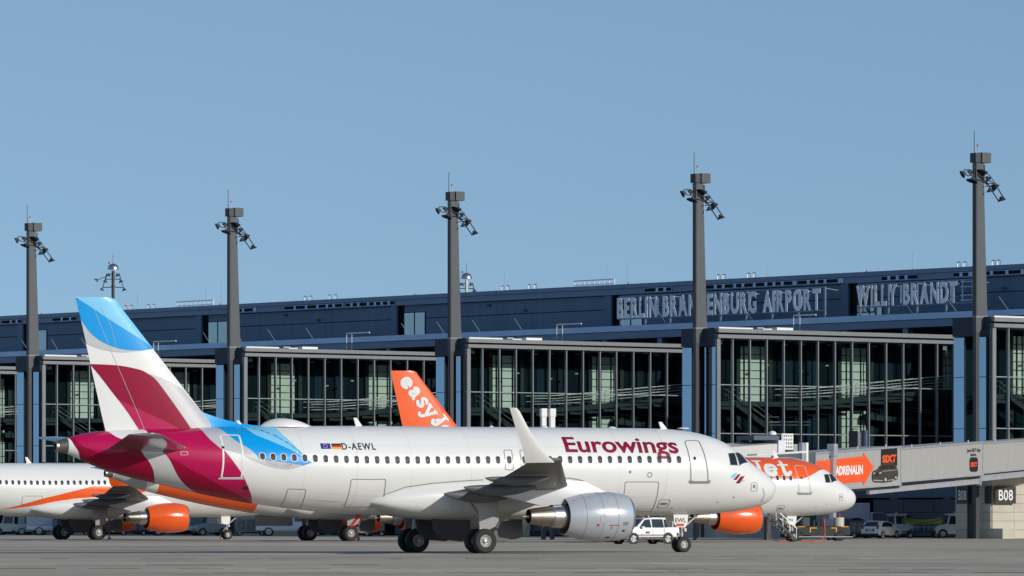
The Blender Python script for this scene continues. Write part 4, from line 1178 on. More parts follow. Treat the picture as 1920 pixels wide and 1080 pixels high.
# ------------------------------------------------------------------ terminal pier behind
T_ = thing('terminal_building', 'long dark blue terminal pier with silver roof edge behind the masts', 'terminal building', PW(0,0,0), TH)
A0, A1 = -215.0, 60.0
BU = 37.0
ztop = pz(1700, 506.3, BU)          # roof line
zled = pz(1400, 599, 31.0)
zl_b = zled-.66; zl_c = zl_b-.72
zf = ztop-1.05
MB().box(A0, A1, BU-.55, BU+28, ztop-.42, ztop).build('roof_edge', M_ledge2, T_)
MB().box(A0, A1, BU-.40, BU+28, ztop-1.02, ztop-.44).build('roof_fascia', M_ledge2, T_)
MB().box(A0, A1, BU+.25, BU+27.5, 5, zf-.02).build('upper_core', M_black2, T_)
MB().add([(A0,31.0,zled-.10),(A1,31.0,zled-.10),(A1,BU,zled+.12),(A0,BU,zled+.12),(A0,31.0,zl_b),(A1,31.0,zl_b),(A1,BU,zl_b),(A0,BU,zl_b)], [(0,1,2,3),(7,6,5,4),(0,4,5,1),(1,5,6,2),(2,6,7,3),(3,7,4,0)]).build('ledge_roof', M_ledge, T_)
MB().box(A0, A1, 31.1, BU, zl_c, zl_b-.05).build('ledge_fascia', M_ledge2, T_)
zp0, zp1 = zled+.10, zf
zmid = zp0+(zp1-zp0)*.56
wins = [(pa(x0, BU), pa(x1, BU)) for x0, x1 in ((72,94.5),(394,424),(756,798),(1157,1206),(1598,1652))]
dw = wins[2][0]-wins[2][1]
W_len = sum(w[1]-w[0] for w in wins[1:4])/3
w_ref = wins[2][1]
def PX(a): p = PW(a, BU); return 960+p.x/p.y*F
wstarts = [w_ref-W_len+SP*k for k in range(-4, 5)]
def in_win(a): return any(ws-2.0 < a < ws+W_len+.05 for ws in wstarts)
for ws in wstarts:
    we = ws+W_len
    mid = (ws+we)/2
    for q0, q1 in ((ws, mid), (mid, we)):
        f = MB().box(q0+.03, q1-.03, BU-.02, BU+.10, zp0+.05, zp1-.75).build('window', M_steel, T_)
        MB().box(q0+.10, q1-.10, BU-.06, BU-.03, zp0+.1, (zp0+1.1 if 1100 < PX(ws) < 1700 else zp1-.80)).build('pane', M_glw, f)
    MB().box(ws, we, BU+.02, BU+.12, zp1-.72, zp1).build('window_head', M_cladb, T_)
    MB().box(ws-1.9, ws-.9, BU-.35, BU-.1, zp0, zp1).build('pilaster', M_cladb, T_)
    MB().box(ws-.9, ws-.02, BU+.05, BU+.15, zp0, zp1).build('window_reveal', M_black2, T_)
    # cladding panels up to the next window
    span0, span1 = we+.05, ws+SP-1.95
    n = 5
    for i in range(n):
        c0, c1 = span0+(span1-span0)*i/n, span0+(span1-span0)*(i+1)/n
        for z0, z1 in ((zp0, zmid), (zmid, zp1)):
            MB().box(c0+.012, c1-.012, BU, BU+.2, z0+.04, z1-.04).build('wall_panel', M_cladb, T_)
    for fpos, zq in ((.35, zmid+.9), (.55, zmid+.2)):
        a = span0+(span1-span0)*fpos
        MB().box(a, a+.5, BU-.2, BU-.02, zq, zq+.22).build('wall_lamp', M_mastd, T_)
    for fp in (.12, .32, .52, .75):
        a = span0+(span1-span0)*fp
        MB().tube((a, 32, zled-.05), (a-1.0, 31.8, zled+1.15), .03, n=5).build('ledge_rod', M_rail, T_)
# vents under the roof edge
for x0, x1 in ((10,46),(105,148),(447,487),(540,650),(655,745),(1216,1266),(1325,1500),(1503,1588),(1660,1726),(1795,1830),(1852,1930)):
    a0, a1 = pa(x0, BU), pa(x1, BU); a = a0
    MB().box(a0, a1, BU-.47, BU-.42, ztop-.92, ztop-.50).build('vent_strip', M_ledge, T_)
    rv = random.Random(x0)
    while a < a1-.6:
        w = rv.choice((.75, 1.25, 1.6)); w = min(w, a1-a)
        MB().box(a+.05, a+w, BU-.52, BU-.475, ztop-.88, ztop-.54).build('vent_opening', M_black2, T_); a += w+.45
# storey below the ledge, seen over the gatehouse roofs
MB().box(A0, A1, 35.0, 35.2, 5, zl_c).build('lower_wall', M_black2, T_)
for k in range(-4, 3):
    base = SP*k
    for d, w in ((2.5,1.7),(4.5,1.5),(11.5,2.0),(14,1.6),(20.5,1.6),(22.6,2.2),(28,1.6)):
        f = MB().box(base+d, base+d+w, 34.9, 35.0, zl_c-2.6, zl_c-.55).build('clerestory_window', M_steel, T_)
        MB().box(base+d+.06, base+d+w-.06, 34.86, 34.89, zl_c-2.5, zl_c-.62).build('pane', M_glw, f)
    for d in (1.2, 9.6, 18.6, 27): MB().box(base+d, base+d+.7, 31.6, 32.3, 5, zl_c).build('ledge_column', M_ledge2, T_)
# ground storey: blue grey band over dark openings and pillars
MB().box(A0, A1, 20.0, 35.0, 3.55, 5.4).build('ground_band', mat('blue_band_paint', (.14,.19,.27), .5, var=.08), T_)
MB().box(A0, A1, 22.0, 35.0, 0, 3.55).build('ground_core', M_black2, T_)
for k in range(-5, 3):
    for q in range(5):
        a = SP*k+2.5+q*7.0
        MB().box(a, a+.95, 20.05, 20.9, 0, 3.55).build('ground_pillar', mat('blue_band_paint', (.14,.19,.27), .5, var=.08), T_)
        f = MB().box(a+1.4, a+6.4, 21.85, 22.0, .9, 3.4).build('ground_window', M_steel, T_)
        MB().box(a+1.6, a+3.8, 21.8, 21.84, 1.0, 3.3).build('pane', M_glassd, f)
        MB().box(a+4.0, a+6.2, 21.8, 21.84, 1.0, 3.3).build('pane', M_glassd, f)
        if q in (1, 3): MB().box(a+2.6, a+3.7, 21.70, 21.78, 1.4, 3.1).build('window_blind', M_pale, f)
# low panelled wall between the pillars of the middle bays
for k in range(-3, 0):
    for q in range(8):
        a = SP*k+2.6+q*4.0
        for z0, z1 in ((0.1,1.1),(1.1,2.2),(2.2,3.4)): MB().box(a+.02, a+3.98, 17.9, 18.05, z0+.02, z1-.02).build('low_wall_panel', mat('slate_wall_panel', (.07,.085,.105), .5, rand=.12), T_)
# roof fittings along the skyline
def roof_u(px, h=.55):
    a = pa(px, BU+1); MB().path([(a-.22, BU+1, ztop), (a-.22, BU+1, ztop+h), (a+.22, BU+1, ztop+h), (a+.22, BU+1, ztop)], .05, 5).build('vent_pipe', M_rail, T_)
for x in (236,247,279,289,573,583,619,630,943,953,993,1004,1348,1358,1404,1415,1798,1810,1863,1873): roof_u(x)
for x0, x1 in ((332,400),(1077,1152)):
    a0, a1 = pa(x0, BU+6), pa(x1, BU+6); t = MB()
    MB().path([(a0, BU+6, ztop), (a0, BU+6, ztop+1.0), (a1, BU+6, ztop+1.0), (a1, BU+6, ztop)], .06, 5).build('roof_railing', M_wb, T_)
    MB().path([(a0, BU+6, ztop+.55), (a1, BU+6, ztop+.55)], .045, 5).build('roof_railing', M_wb, T_)
    for i in range(1, 8): a = a0+(a1-a0)*i/8; MB().tube((a, BU+6, ztop), (a, BU+6, ztop+1.0), .045, n=5).build('railing_post', M_wb, T_)
for x, h in ((258,2.2),(386,2.4),(415,2.8),(946,2.1),(1137,2.4),(1175,2.7),(1438,1.2),(1711,2.0)):
    a = pa(x, BU+5); MB().tube((a, BU+5, ztop), (a, BU+5, ztop+h), .025, n=4).build('lightning_rod', M_rail, T_)
for x in (78,413,778,1178,1625):
    a = pa(x, BU+.3); MB().lathe([(0,.06),(.14,.07),(.22,.02)], 'z', (a, BU+.3, ztop), 8, True).build('obstruction_light', mat('red_lens', (.38,.05,.03), .3), T_)
for x0, x1, y in ((288,330,641),(650,693,625.5),(1044,1090,609),(1488,1530,592)):
    a0, a1 = pa(x0, 30.6), pa(x1, 30.6); z = pz(x0, y, 30.6)
    MB().tube((a0, 30.6, z), (a1, 30.6, z), .07, n=8).build('ledge_lamp', M_wb, T_)
    for a in (a0, a0+.9): MB().tube((a, 30.6, z), (a, 30.6, z-2.3), .035, n=6).build('lamp_post', M_wb, T_)

# ------------------------------------------------------------------ the two airport signs
def big_sign(body, px0, px1, yb0, yb1, yt0, yt1, label, frame_to):
    b_ = 33.2
    a0, a1 = pa(px0, b_), pa(px1, b_)
    z0 = (pz(px0, yb0, b_)+pz(px1, yb1, b_))/2; z1 = (pz(px0, yt0, b_)+pz(px1, yt1, b_))/2
    t = thing('airport_sign', label, 'sign', PW(a0, b_, 0), TH)
    h = z1-z0; x = 0; glyphs = []
    for ch in body:
        if ch == ' ': x += .42; continue
        vs, fs = text_mesh(ch, .04, .02, 4); lo, hi = min(v[0] for v in vs), max(v[0] for v in vs)
        glyphs.append((ch, vs, fs, x, lo)); x += hi-lo+.115
    tot = x-.115; k = (a1-a0)/tot; kz = h/.73
    for ch, vs, fs, gx, lo in glyphs:
        me = bpy.data.meshes.new('letter')
        me.from_pydata([((gx+v[0]-lo)*k, v[2]*.8, z0+v[1]*kz) for v in vs], [], fs); me.materials.append(M_sl)
        link('letter', me, t)
    W = a1-a0
    for zq in (z0-.12, z1+.10): MB().beam((-.2,.42,zq), (frame_to*W,.42,zq), .14).build('sign_rail', M_ledge2, t)
    n = int(W/3.4)
    for i in range(n+1):
        a = W*frame_to*i/n
        MB().box(a-.09, a+.09, .38, .56, zled-.1, z1+.15).build('sign_post', M_ledge2, t)
        MB().beam((a,.5,z1), (a,2.4,z1-.2), .05).build('stay', M_rail, t)
    for i in range(int(W/3.4)):
        a = 2.2+i*3.4; MB().box(a-.05, a+.05, .44, .62, z0+.1, z1-.1).build('sign_strut', M_cladb, t)
    if frame_to > 1.02:
        for q in (W*1.04, W*frame_to): MB().box(q-.06, q+.06, .1, .22, z0, z1).build('frame_upright', M_ledge, t)
        for zq in (z0+.1, z0+h*.3, z1-h*.3, z1-.1): MB().beam((W*1.02,.15,zq), (W*frame_to,.15,zq), .08).build('frame_bar', M_ledge, t)
M_sl = mat('pale_lilac_letter_metal', (.86,.87,.93), .5, .0, var=.05)
big_sign('BERLIN BRANDENBURG AIRPORT', 1157, 1538, 596, 579, 558, 540.5, 'raised letters BERLIN BRANDENBURG AIRPORT standing on the terminal ledge', 1.005)
big_sign('WILLY BRANDT', 1605.5, 1795, 573, 566, 534, 528, 'raised letters WILLY BRANDT standing left of the rightmost mast', 1.14)

# ------------------------------------------------------------------ round headed masts far behind
for px, ytop, lab, w in ((212, 494, 'round headed floodlight mast beyond the roof, left above the fin', 1.0), (874.5, 511.5, 'round headed floodlight mast beyond the roof, beside the middle mast', 1.0)):
    Y = 680; p = at(px, 974, Y); zt = CH+(HZ-ytop)*Y/F; r = .66
    t = thing('floodlight_mast', lab, 'floodlight mast', (p.x, p.y, 0), 0, 'round headed masts behind the terminal')
    MB().tube((0,0,0), (0,0,zt-.9), .27, .19, 14).build('pole', M_mastd if px < 500 else M_rail, t, 40)
    MB().lathe([(-.75,.60),(-.70,.70),(-.45,.66),(-.2,.52),(-.05,.28),(0,.02)], 'z', (0,0,zt), 20, True).build('dome', M_metal, t, 50)
    MB().tube((0,0,zt), (0,0,zt+1.2), .025, n=5).build('lightning_rod', M_mastd, t)
    MB().lathe([(0,.08),(.2,.1),(.3,.01)], 'z', (-.5,0,zt-.05), 8, True).build('obstruction_light', mat('red_lens', (.38,.05,.03), .3), t)
    for s in (-1, 1):
        MB().path([(0,0,zt-1.9), (s*.9,0,zt-1.9), (s*.75,0,zt-1.2), (s*1.25,0,zt-2.9), (s*.3,0,zt-2.9), (0,0,zt-2.5)], .06, 6).build('lamp_bracket', M_mastd, t)
        for x, z in ((s*1.3,zt-3.1),(s*.9,zt-2.1),(s*.5,zt-1.35)):
            f = MB().tube((x,0,z+.2), (x,0,z), .08, .14, 8).tube((x,0,z), (x+.08*s,0,z-.16), .14, .36, 10).build('floodlight', M_mastd, t)
            MB().tube((x+.08*s,0,z-.162), (x+.08*s,0,z-.17), .32, n=10).build('lens', M_glassd, f)
    MB().path([(0,0,zt-1.2), (-.9,0,zt-1.6), (-1.9,0,zt-2.0)], .05, 6).build('lamp_bracket', M_mastd, t)
    MB().tube((-1.9,0,zt-1.9), (-2.1,0,zt-2.1), .1, .34, 8).build('floodlight', M_mastd, t)
# ------------------------------------------------------------------ jet bridge with the arrow
JA, JB = Vector((23.4, 434.0)), Vector((46.6, 474.0))
jd = (JB-JA).normalized(); JT = math.atan2(jd.y, jd.x)
def jt(px, off=0.0):                     # distance along the bridge face where the sight line meets it (face shifted by off to the right)
    k = (px-960)/F; nx, ny = jd.y, -jd.x
    x0, y0 = JA.x+nx*off, JA.y+ny*off
    return (k*y0-x0)/(jd.x-k*jd.y)
def jz(px, py, off=0.0):
    t = jt(px, off); return CH+(HZ-py)*(JA.y-jd.x*off+jd.y*t)/F
M_tun = mat('ribbed_grey_tunnel_cladding', (.40,.40,.385), .55, .1, var=.07, scale=1.5, stretch=(6,6,.3))
M_tunr = mat('grey_tunnel_roof', (.33,.36,.40), .5, .2)
M_post = mat('galvanised_post', (.46,.48,.52), .45, .35, var=.1)
M_ador = mat('orange_red_print', (.86,.105,.025), .5, var=.03); M_adbk = mat('black_print', (.02,.02,.02), .5); M_adwh = mat('white_print', (.80,.79,.76), .5); M_adgr = mat('dark_olive_print', (.055,.052,.04), .45); M_adlg = mat('light_grey_print', (.40,.40,.37), .5)
J = thing('jet_bridge', 'ribbed grey jet bridge with an orange arrow and car hire adverts', 'jet bridge', (JA.x, JA.y, 0), JT, 'passenger boarding bridges')
# local x along the bridge, local y to the left (away from the camera): the lit face is at y = -w/2
secs = [((1528,1689),1.60,(848.5,836.5),(921.5,909.5)), ((1684,1843),1.45,(840.5,828.2),(904.5,890.8)), ((1838,2010),1.30,(830.2,818),(888.5,871))]
for (x0, x1), hw, (ta, tb), (ba, bb) in secs:
    t0, t1 = jt(x0, hw), jt(x1, hw)
    za, zb, ya, yb = jz(x0, ta, hw), jz(x1, tb, hw), jz(x0, ba, hw), jz(x1, bb, hw)
    b = MB(); b.rings([[(t0,-hw,ya),(t0,hw,ya),(t0,hw,za),(t0,-hw,za)],[(t1,-hw,yb),(t1,hw,yb),(t1,hw,zb),(t1,-hw,zb)]], True, True)
    sec = b.build('tunnel_section', M_tun, J)
    n = int((t1-t0)/.33); rb_ = MB()
    for i in range(n+1):
        t = t0+.1+(t1-t0-.2)*i/n; f = (t-t0)/(t1-t0)
        rb_.beam((t,-hw-.006,ya+(yb-ya)*f+.15), (t,-hw-.006,za+(zb-za)*f-.15), .022, .016, (0,1,0))
    tag(rb_.build('wall_rib', M_tun, sec), kind='stuff')
    for zoff, hgt in ((0,.16),):
        MB().beam((t0,-hw-.03,za-.05), (t1,-hw-.03,zb-.05), .10, .14).build('roof_edge', M_tunr, sec)
        MB().beam((t0,-hw-.03,ya+.05), (t1,-hw-.03,yb+.05), .10, .16).build('floor_edge', M_post, sec)
        MB().beam((t0,-hw+.2,ya-.12), (t1,-hw+.2,yb-.12), .20, .18).build('under_beam', M_steel, sec)
    for i in range(3):
        f = (i+.5)/3; t = t0+(t1-t0)*f
        MB().tube((t,-hw+.1,za+(zb-za)*f), (t,-hw+.1,za+(zb-za)*f+.22), .06, n=6).build('roof_lug', M_post, sec)
    for t, z0_, z1_ in ((t0+.06,ya,za),(t1-.06,yb,zb)):
        MB().box(t-.07, t+.07, -hw-.06, -hw, z0_, z1_).build('end_frame', M_post, sec)
# sloping girder below
hw = 1.2
for (xa, xb), (ya_, yb_), th in (((1627,1836),(922.5,902.5),.38), ((1836,2005),(897.5,880.5),.42)):
    t0, t1 = jt(xa, hw), jt(xb, hw)
    MB().beam((t0,-hw,jz(xa,ya_,hw)), (t1,-hw,jz(xb,yb_,hw)), .3, th).build('support_girder', M_post, J)
    MB().beam((t0,-hw-.17,jz(xa,ya_,hw)+th/2), (t1,-hw-.17,jz(xb,yb_,hw)+th/2), .06, .08).build('girder_flange', M_tun, J)
t = jt(1834, 1.2); MB().box(t-.12, t+.12, -1.45, -1.1, jz(1834,910,1.2), jz(1834,893,1.2)).build('girder_bracket', M_post, J)
# lift columns with their wheel bogie
for off, px, ytop in ((1.75,1561,831),(-1.75,1542,833)):
    t = jt(1561, 1.75); y = -off
    z = jz(1561, 831, 1.75)
    c = MB().box(t-.24, t+.24, y-.2, y+.2, 1.1, z-1.0).box(t-.34, t+.34, y-.3, y+.3, z-1.0, z-.05).build('lift_column', M_post, J, None, .02)
    for s in (-.45, .45): MB().tube((t+s, y-.15, .45), (t+s, y+.15, .45), .45, n=20).build('bogie_wheel', M_tyre, c, 40)
t = jt(1561, 1.75); MB().box(t-.5, t+.5, -1.9, 1.9, .7, 1.15).build('bogie_beam', M_steel, J)
MB().beam((t,-1.75,3.3), (t,1.75,3.3), .3).build('cross_beam', M_post, J)
# printed adverts on the lit face
def jq(px, py, hw_, o=.045):
    return (jt(px, hw_+o), jz(px, py, hw_+o))
def ad(name, px, hw_, m, o=.045, parent=J, n=1):
    q = [jq(p[0], p[1], hw_, o) for p in px]
    if n > 1: q = smooth_poly([p+((1,) if len(pp) > 2 else ()) for p, pp in zip(q, px)], n)
    return patch(name, [q], lambda u, v: Vector((u, -hw_-o, v)), m, parent, 6, 6)
h0 = 1.60
arrow = ad('arrow_print', [(1529,865),(1618,855.5),(1619.5,848.5),(1638,876),(1620,910),(1618,903),(1529,911)], h0, M_ador)
def jtext(name, body, px0, px1, yb0, yb1, ytop, hw_, m, o=.055, off=.02, sp=1.0, parent=J):
    vs, fs = text_mesh(body, off, 0, 4, sp); x0, x1 = min(v[0] for v in vs), max(v[0] for v in vs); cap = max(v[1] for v in vs)
    a, b2 = jq(px0, yb0, hw_, o), jq(px1, yb1, hw_, o); top = jq(px0, ytop, hw_, o)[1]
    q = []
    for v in vs:
        f = (v[0]-x0)/(x1-x0); q.append((a[0]+(b2[0]-a[0])*f, a[1]+(b2[1]-a[1])*f+(top-a[1])*v[1]/cap))
    return patch(name, None, lambda u, v: Vector((u, -hw_-o, v)), m, parent, 6, 6, fs, q)
jtext('advert_lettering', 'ADRENALIN', 1566.5, 1618, 890.5, 888, 874, h0, M_adwh, .056, .045)
lb = ad('logo_print', [(1652.5,842.5),(1682.5,840.5),(1682.5,873),(1652.5,874)], h0, M_adbk)
jtext('logo_lettering', 'SIXT', 1654.5, 1680.5, 867, 865.5, 853.5, h0, M_ador, .056, .05)
cp = ad('car_print', [(1635.5,893,1),(1637,884),(1645,880),(1651,872.5),(1660,868.5),(1670,867.5),(1678,871),(1683,880),(1684,890),(1682,898),(1676,899),(1672,903),(1664,904),(1656,905),(1648,904.5),(1640,904),(1636,900)], h0, M_adgr, .058, J, 4)
for px in ([(1649,880.5),(1653.5,873.5),(1665,871),(1665,878.5)], [(1667,878),(1667,871),(1674,871.3),(1680,879)]): ad('car_print_window', px, h0, M_adbk, .066)
for cx, cy, r in ((1660.5,899,5.6),(1680,895.5,4.6)):
    ad('car_print_wheel', [(cx+r*.62*math.cos(a), cy+r*math.sin(a)) for a in [2*math.pi*k/14 for k in range(14)]], h0, M_adbk, .066)
    ad('car_print_rim', [(cx+r*.40*math.cos(a), cy+r*.65*math.sin(a)) for a in [2*math.pi*k/10 for k in range(10)]], h0, M_adlg, .070)
for px in ([(1637,887),(1641,885.5),(1641,888),(1637.5,889)], [(1648.5,886),(1653.5,884.5),(1652.5,887.5),(1649,888.5)], [(1637,899.5),(1655,900.5),(1655,902),(1638,901.5)], [(1655,883),(1682,880.5),(1682,881.3),(1655,884)], [(1664,900.5),(1676,898),(1676,899),(1664,901.7)]): ad('car_print_trim', px, h0, M_adlg, .066)
for px in ([(1641.8,886.5),(1644.2,886.2),(1644.2,892),(1642,892)], [(1644.9,886.1),(1647.4,885.7),(1647.4,891.6),(1644.9,891.9)]): ad('car_print_grille', px, h0, M_adbk, .066)
h1 = 1.45
jtext('advert_lettering', 'Jetzt SIXT App', 1813, 1838.5, 847.5, 846, 841.5, h1, M_adbk, .045, .02)
jtext('advert_lettering', 'laden.', 1820.5, 1831, 855, 854.5, 849.5, h1, M_adbk, .045, .02)
pts = [jq(x, y, h1, .045) for x, y in ((1818.5,858),(1833.8,857),(1833.8,884),(1818.5,885))]
cx, cz = sum(p[0] for p in pts)/4, sum(p[1] for p in pts)/4
patch('app_icon', [rrect(cx, cz, pts[1][0]-pts[0][0], pts[0][1]-pts[3][1], .3)], lambda u, v: Vector((u, -h1-.045, v)), M_adbk, J, 6, 6)
jtext('logo_lettering', 'SIXT', 1820, 1832.5, 875, 874.3, 867, h1, M_ador, .055, .05)
# cab with folding hood
C_ = at(1482, 974, 421.0)
cabx, caby = C_.x, C_.y
def jl(px, py, Y):
    p = at(px, py, Y); d = Vector((p.x-JA.x, p.y-JA.y)); return Vector((d.x*jd.x+d.y*jd.y, -d.x*jd.y+d.y*jd.x, p.z))
p0, p1 = at(1424, 974, 421), at(1512, 974, 421)
CAB = MB().box(0, p1.x-p0.x, 0, 3.0, 3.6, 6.05).build('cab', M_tun, None)
CAB.location = (p0.x, 422.0, 0); CAB.rotation_euler = (0, 0, math.radians(10))
ROOF = MB().rings([[(-.2,-.3,6.42),(3.6,-.3,6.62),(3.6,3.2,6.62),(-.2,3.2,6.42)],[(-.2,-.3,6.55),(3.6,-.3,6.78),(3.6,3.2,6.78),(-.2,3.2,6.55)]], True, True).build('cab_roof', M_wb, None)
ROOF.location = CAB.location; ROOF.rotation_euler = CAB.rotation_euler
M_hood = mat('pale_folding_hood_fabric', (.62,.60,.55), .8, var=.1)
hood = []
for k in range(9):
    pts = []
    for i in range(13):
        f = i/12; px = 1420+118*f; py = 873-15*math.sin(math.pi*min(1, f*.80+.14))**.8 + 11*max(0, f-.55)**1.1*1.8 + k*1.5
        pts.append(at(px, py, 417.6-k*.16))
    b = MB()
    for a, c in zip(pts[:-1], pts[1:]): b.beam(a, c, .18, .05)
    hood.append(b.build('hood_rib', M_hood if k % 2 == 0 else M_steel, None))
for o in [CAB, ROOF]+hood:
    mw = o.matrix_basis.copy(); o.parent = J
    o.matrix_parent_inverse = (Matrix.Translation((JA.x, JA.y, 0)) @ Matrix.Rotation(JT, 4, 'Z')).inverted()
q0, q1 = jl(1500, 851, 425), jl(1520, 851, 425)
for px, y0, y1 in ((1503,850,830),(1510.5,846,830)):
    p = jl(px, y1, 424); MB().box(p.x-.17, p.x+.17, p.y-.15, p.y+.15, 5.6, p.z).build('hood_post', M_post if px < 1505 else M_wb, J)

# second jet bridge behind the orange nose
K = thing('jet_bridge', 'pale jet bridge with white lattice unit and dome lamp behind the airliner nose', 'jet bridge', (at(1400,974,432).x, 432.0, 0), math.radians(28), 'passenger boarding bridges')
def kl(px, py, Y):
    p = at(px, py, Y); d = Vector((p.x-K.location.x, p.y-K.location.y)); c, s = math.cos(math.radians(28)), math.sin(math.radians(28))
    return Vector((d.x*c+d.y*s, -d.x*s+d.y*c, p.z))
a, b2 = kl(1300, 850, 429.5), kl(1446, 826, 434)
zt0, zt1 = at(1345,838,430).z, at(1446,826,434).z
MB().rings([[(a.x,a.y-.1,zt0-2.2),(a.x,a.y+2.6,zt0-2.2),(a.x,a.y+2.6,zt0),(a.x,a.y-.1,zt0-.25)],[(b2.x,a.y-.1,zt1-2.0),(b2.x,a.y+2.6,zt1-2.0),(b2.x,a.y+2.6,zt1),(b2.x,a.y-.1,zt1-.25)]], True, True).build('tunnel_section', mat('off_white_tunnel', (.56,.55,.52), .5, var=.08), K)
p = kl(1450, 856, 434); MB().box(p.x-.25, p.x+.35, a.y-.2, a.y+2.7, at(1450,856,434).z, at(1450,826,434).z).build('tunnel_frame', M_post, K)
MB().box(p.x-2.2, p.x+.5, a.y+.2, a.y+2.9, at(1450,826,434).z+.02, at(1450,817,434).z).build('roof_unit', mat('dark_blue_unit', (.04,.06,.11), .5), K)
q0, q1 = kl(1455.5, 841, 434), kl(1482, 815, 434)
MB().box(q0.x, q1.x, a.y+.1, a.y+1.6, at(1455,842,434).z, at(1455,814.5,434).z).build('equipment_box', M_steel, K)
zlo, zhi = at(1455,842,434).z, at(1455,814.5,434).z
lat = []
for i in range(7):
    x = q0.x+(q1.x-q0.x)*i/6; MB().box(x-.04, x+.04, a.y+.02, a.y+.08, zlo, zhi).build('lattice_bar', M_wb, K)
for i in range(5):
    z = zlo+(zhi-zlo)*i/4; MB().box(q0.x-.03, q1.x+.03, a.y-.03, a.y+.02, z-.05, z+.05).build('lattice_bar', M_wb, K)
d = kl(1447.5, 810, 434)
MB().lathe([(-.45,.14),(-.2,.14),(-.18,.33),(-.05,.33),(.08,.22),(.13,.02)], 'z', (d.x,a.y+1,at(1447,811,434).z), 16, True).build('dome_lamp', M_wb, K, 50)
for x in (a.x+1, p.x-.4): MB().box(x-.2, x+.2, a.y+1, a.y+1.4, 0, zt0-2.1).build('support_leg', M_steel, K)

# stand guidance display on its post, between the two parts of the bridge
G = at(1600, 974, 462); D_ = thing('docking_display', 'black docking display beside a pale post above the grey jet bridge', 'docking display', (G.x, G.y, 0), math.radians(-15))
zt = CH+(HZ-808)*462/F; zb = CH+(HZ-848)*462/F
MB().box(-.36, .36, -.15, .15, zb, zt).build('display_box', M_black, D_, None, .02)
MB().box(-.22, .22, -.17, -.152, zt-.75, zt-.30).build('screen', M_glassd, D_)
MB().box(.40, .62, -.12, .12, zb-.3, zt-.1).build('post', M_post, D_)
MB().tube((.95,.1,zb-.3), (.95,.1,zt+.05), .28, n=16).build('drum', mat('dark_blue_unit', (.04,.06,.11), .5), D_, 40)
MB().path([(-.1,0,zt), (0,0,zt+.18), (.35,0,zt+.14)], .04).build('sensor_arm', M_steel, D_)
# twin white posts seen over the front airliner
Gp = at(1027, 974, 446); TP = thing('lift_post', 'pair of white lift posts rising behind the fuselage near the winglet', 'lift post', (Gp.x, Gp.y, 0), math.radians(20))
zt = CH+(HZ-766)*446/F
for s in (-.37, .37):
    c = MB().box(s-.19, s+.19, -.2, .2, 4.0, zt-.65).build('post', M_wb, TP)
    MB().box(s-.15, s+.15, -.16, .16, 0, 4.0).build('lower_post', M_steel, c)
    MB().box(s-.235, s+.235, -.25, .25, zt-.65, zt).build('post_cap', M_wb, c)
MB().box(-.6, .6, -.15, .15, 3.0, 3.4).build('cross_beam', M_post, TP)

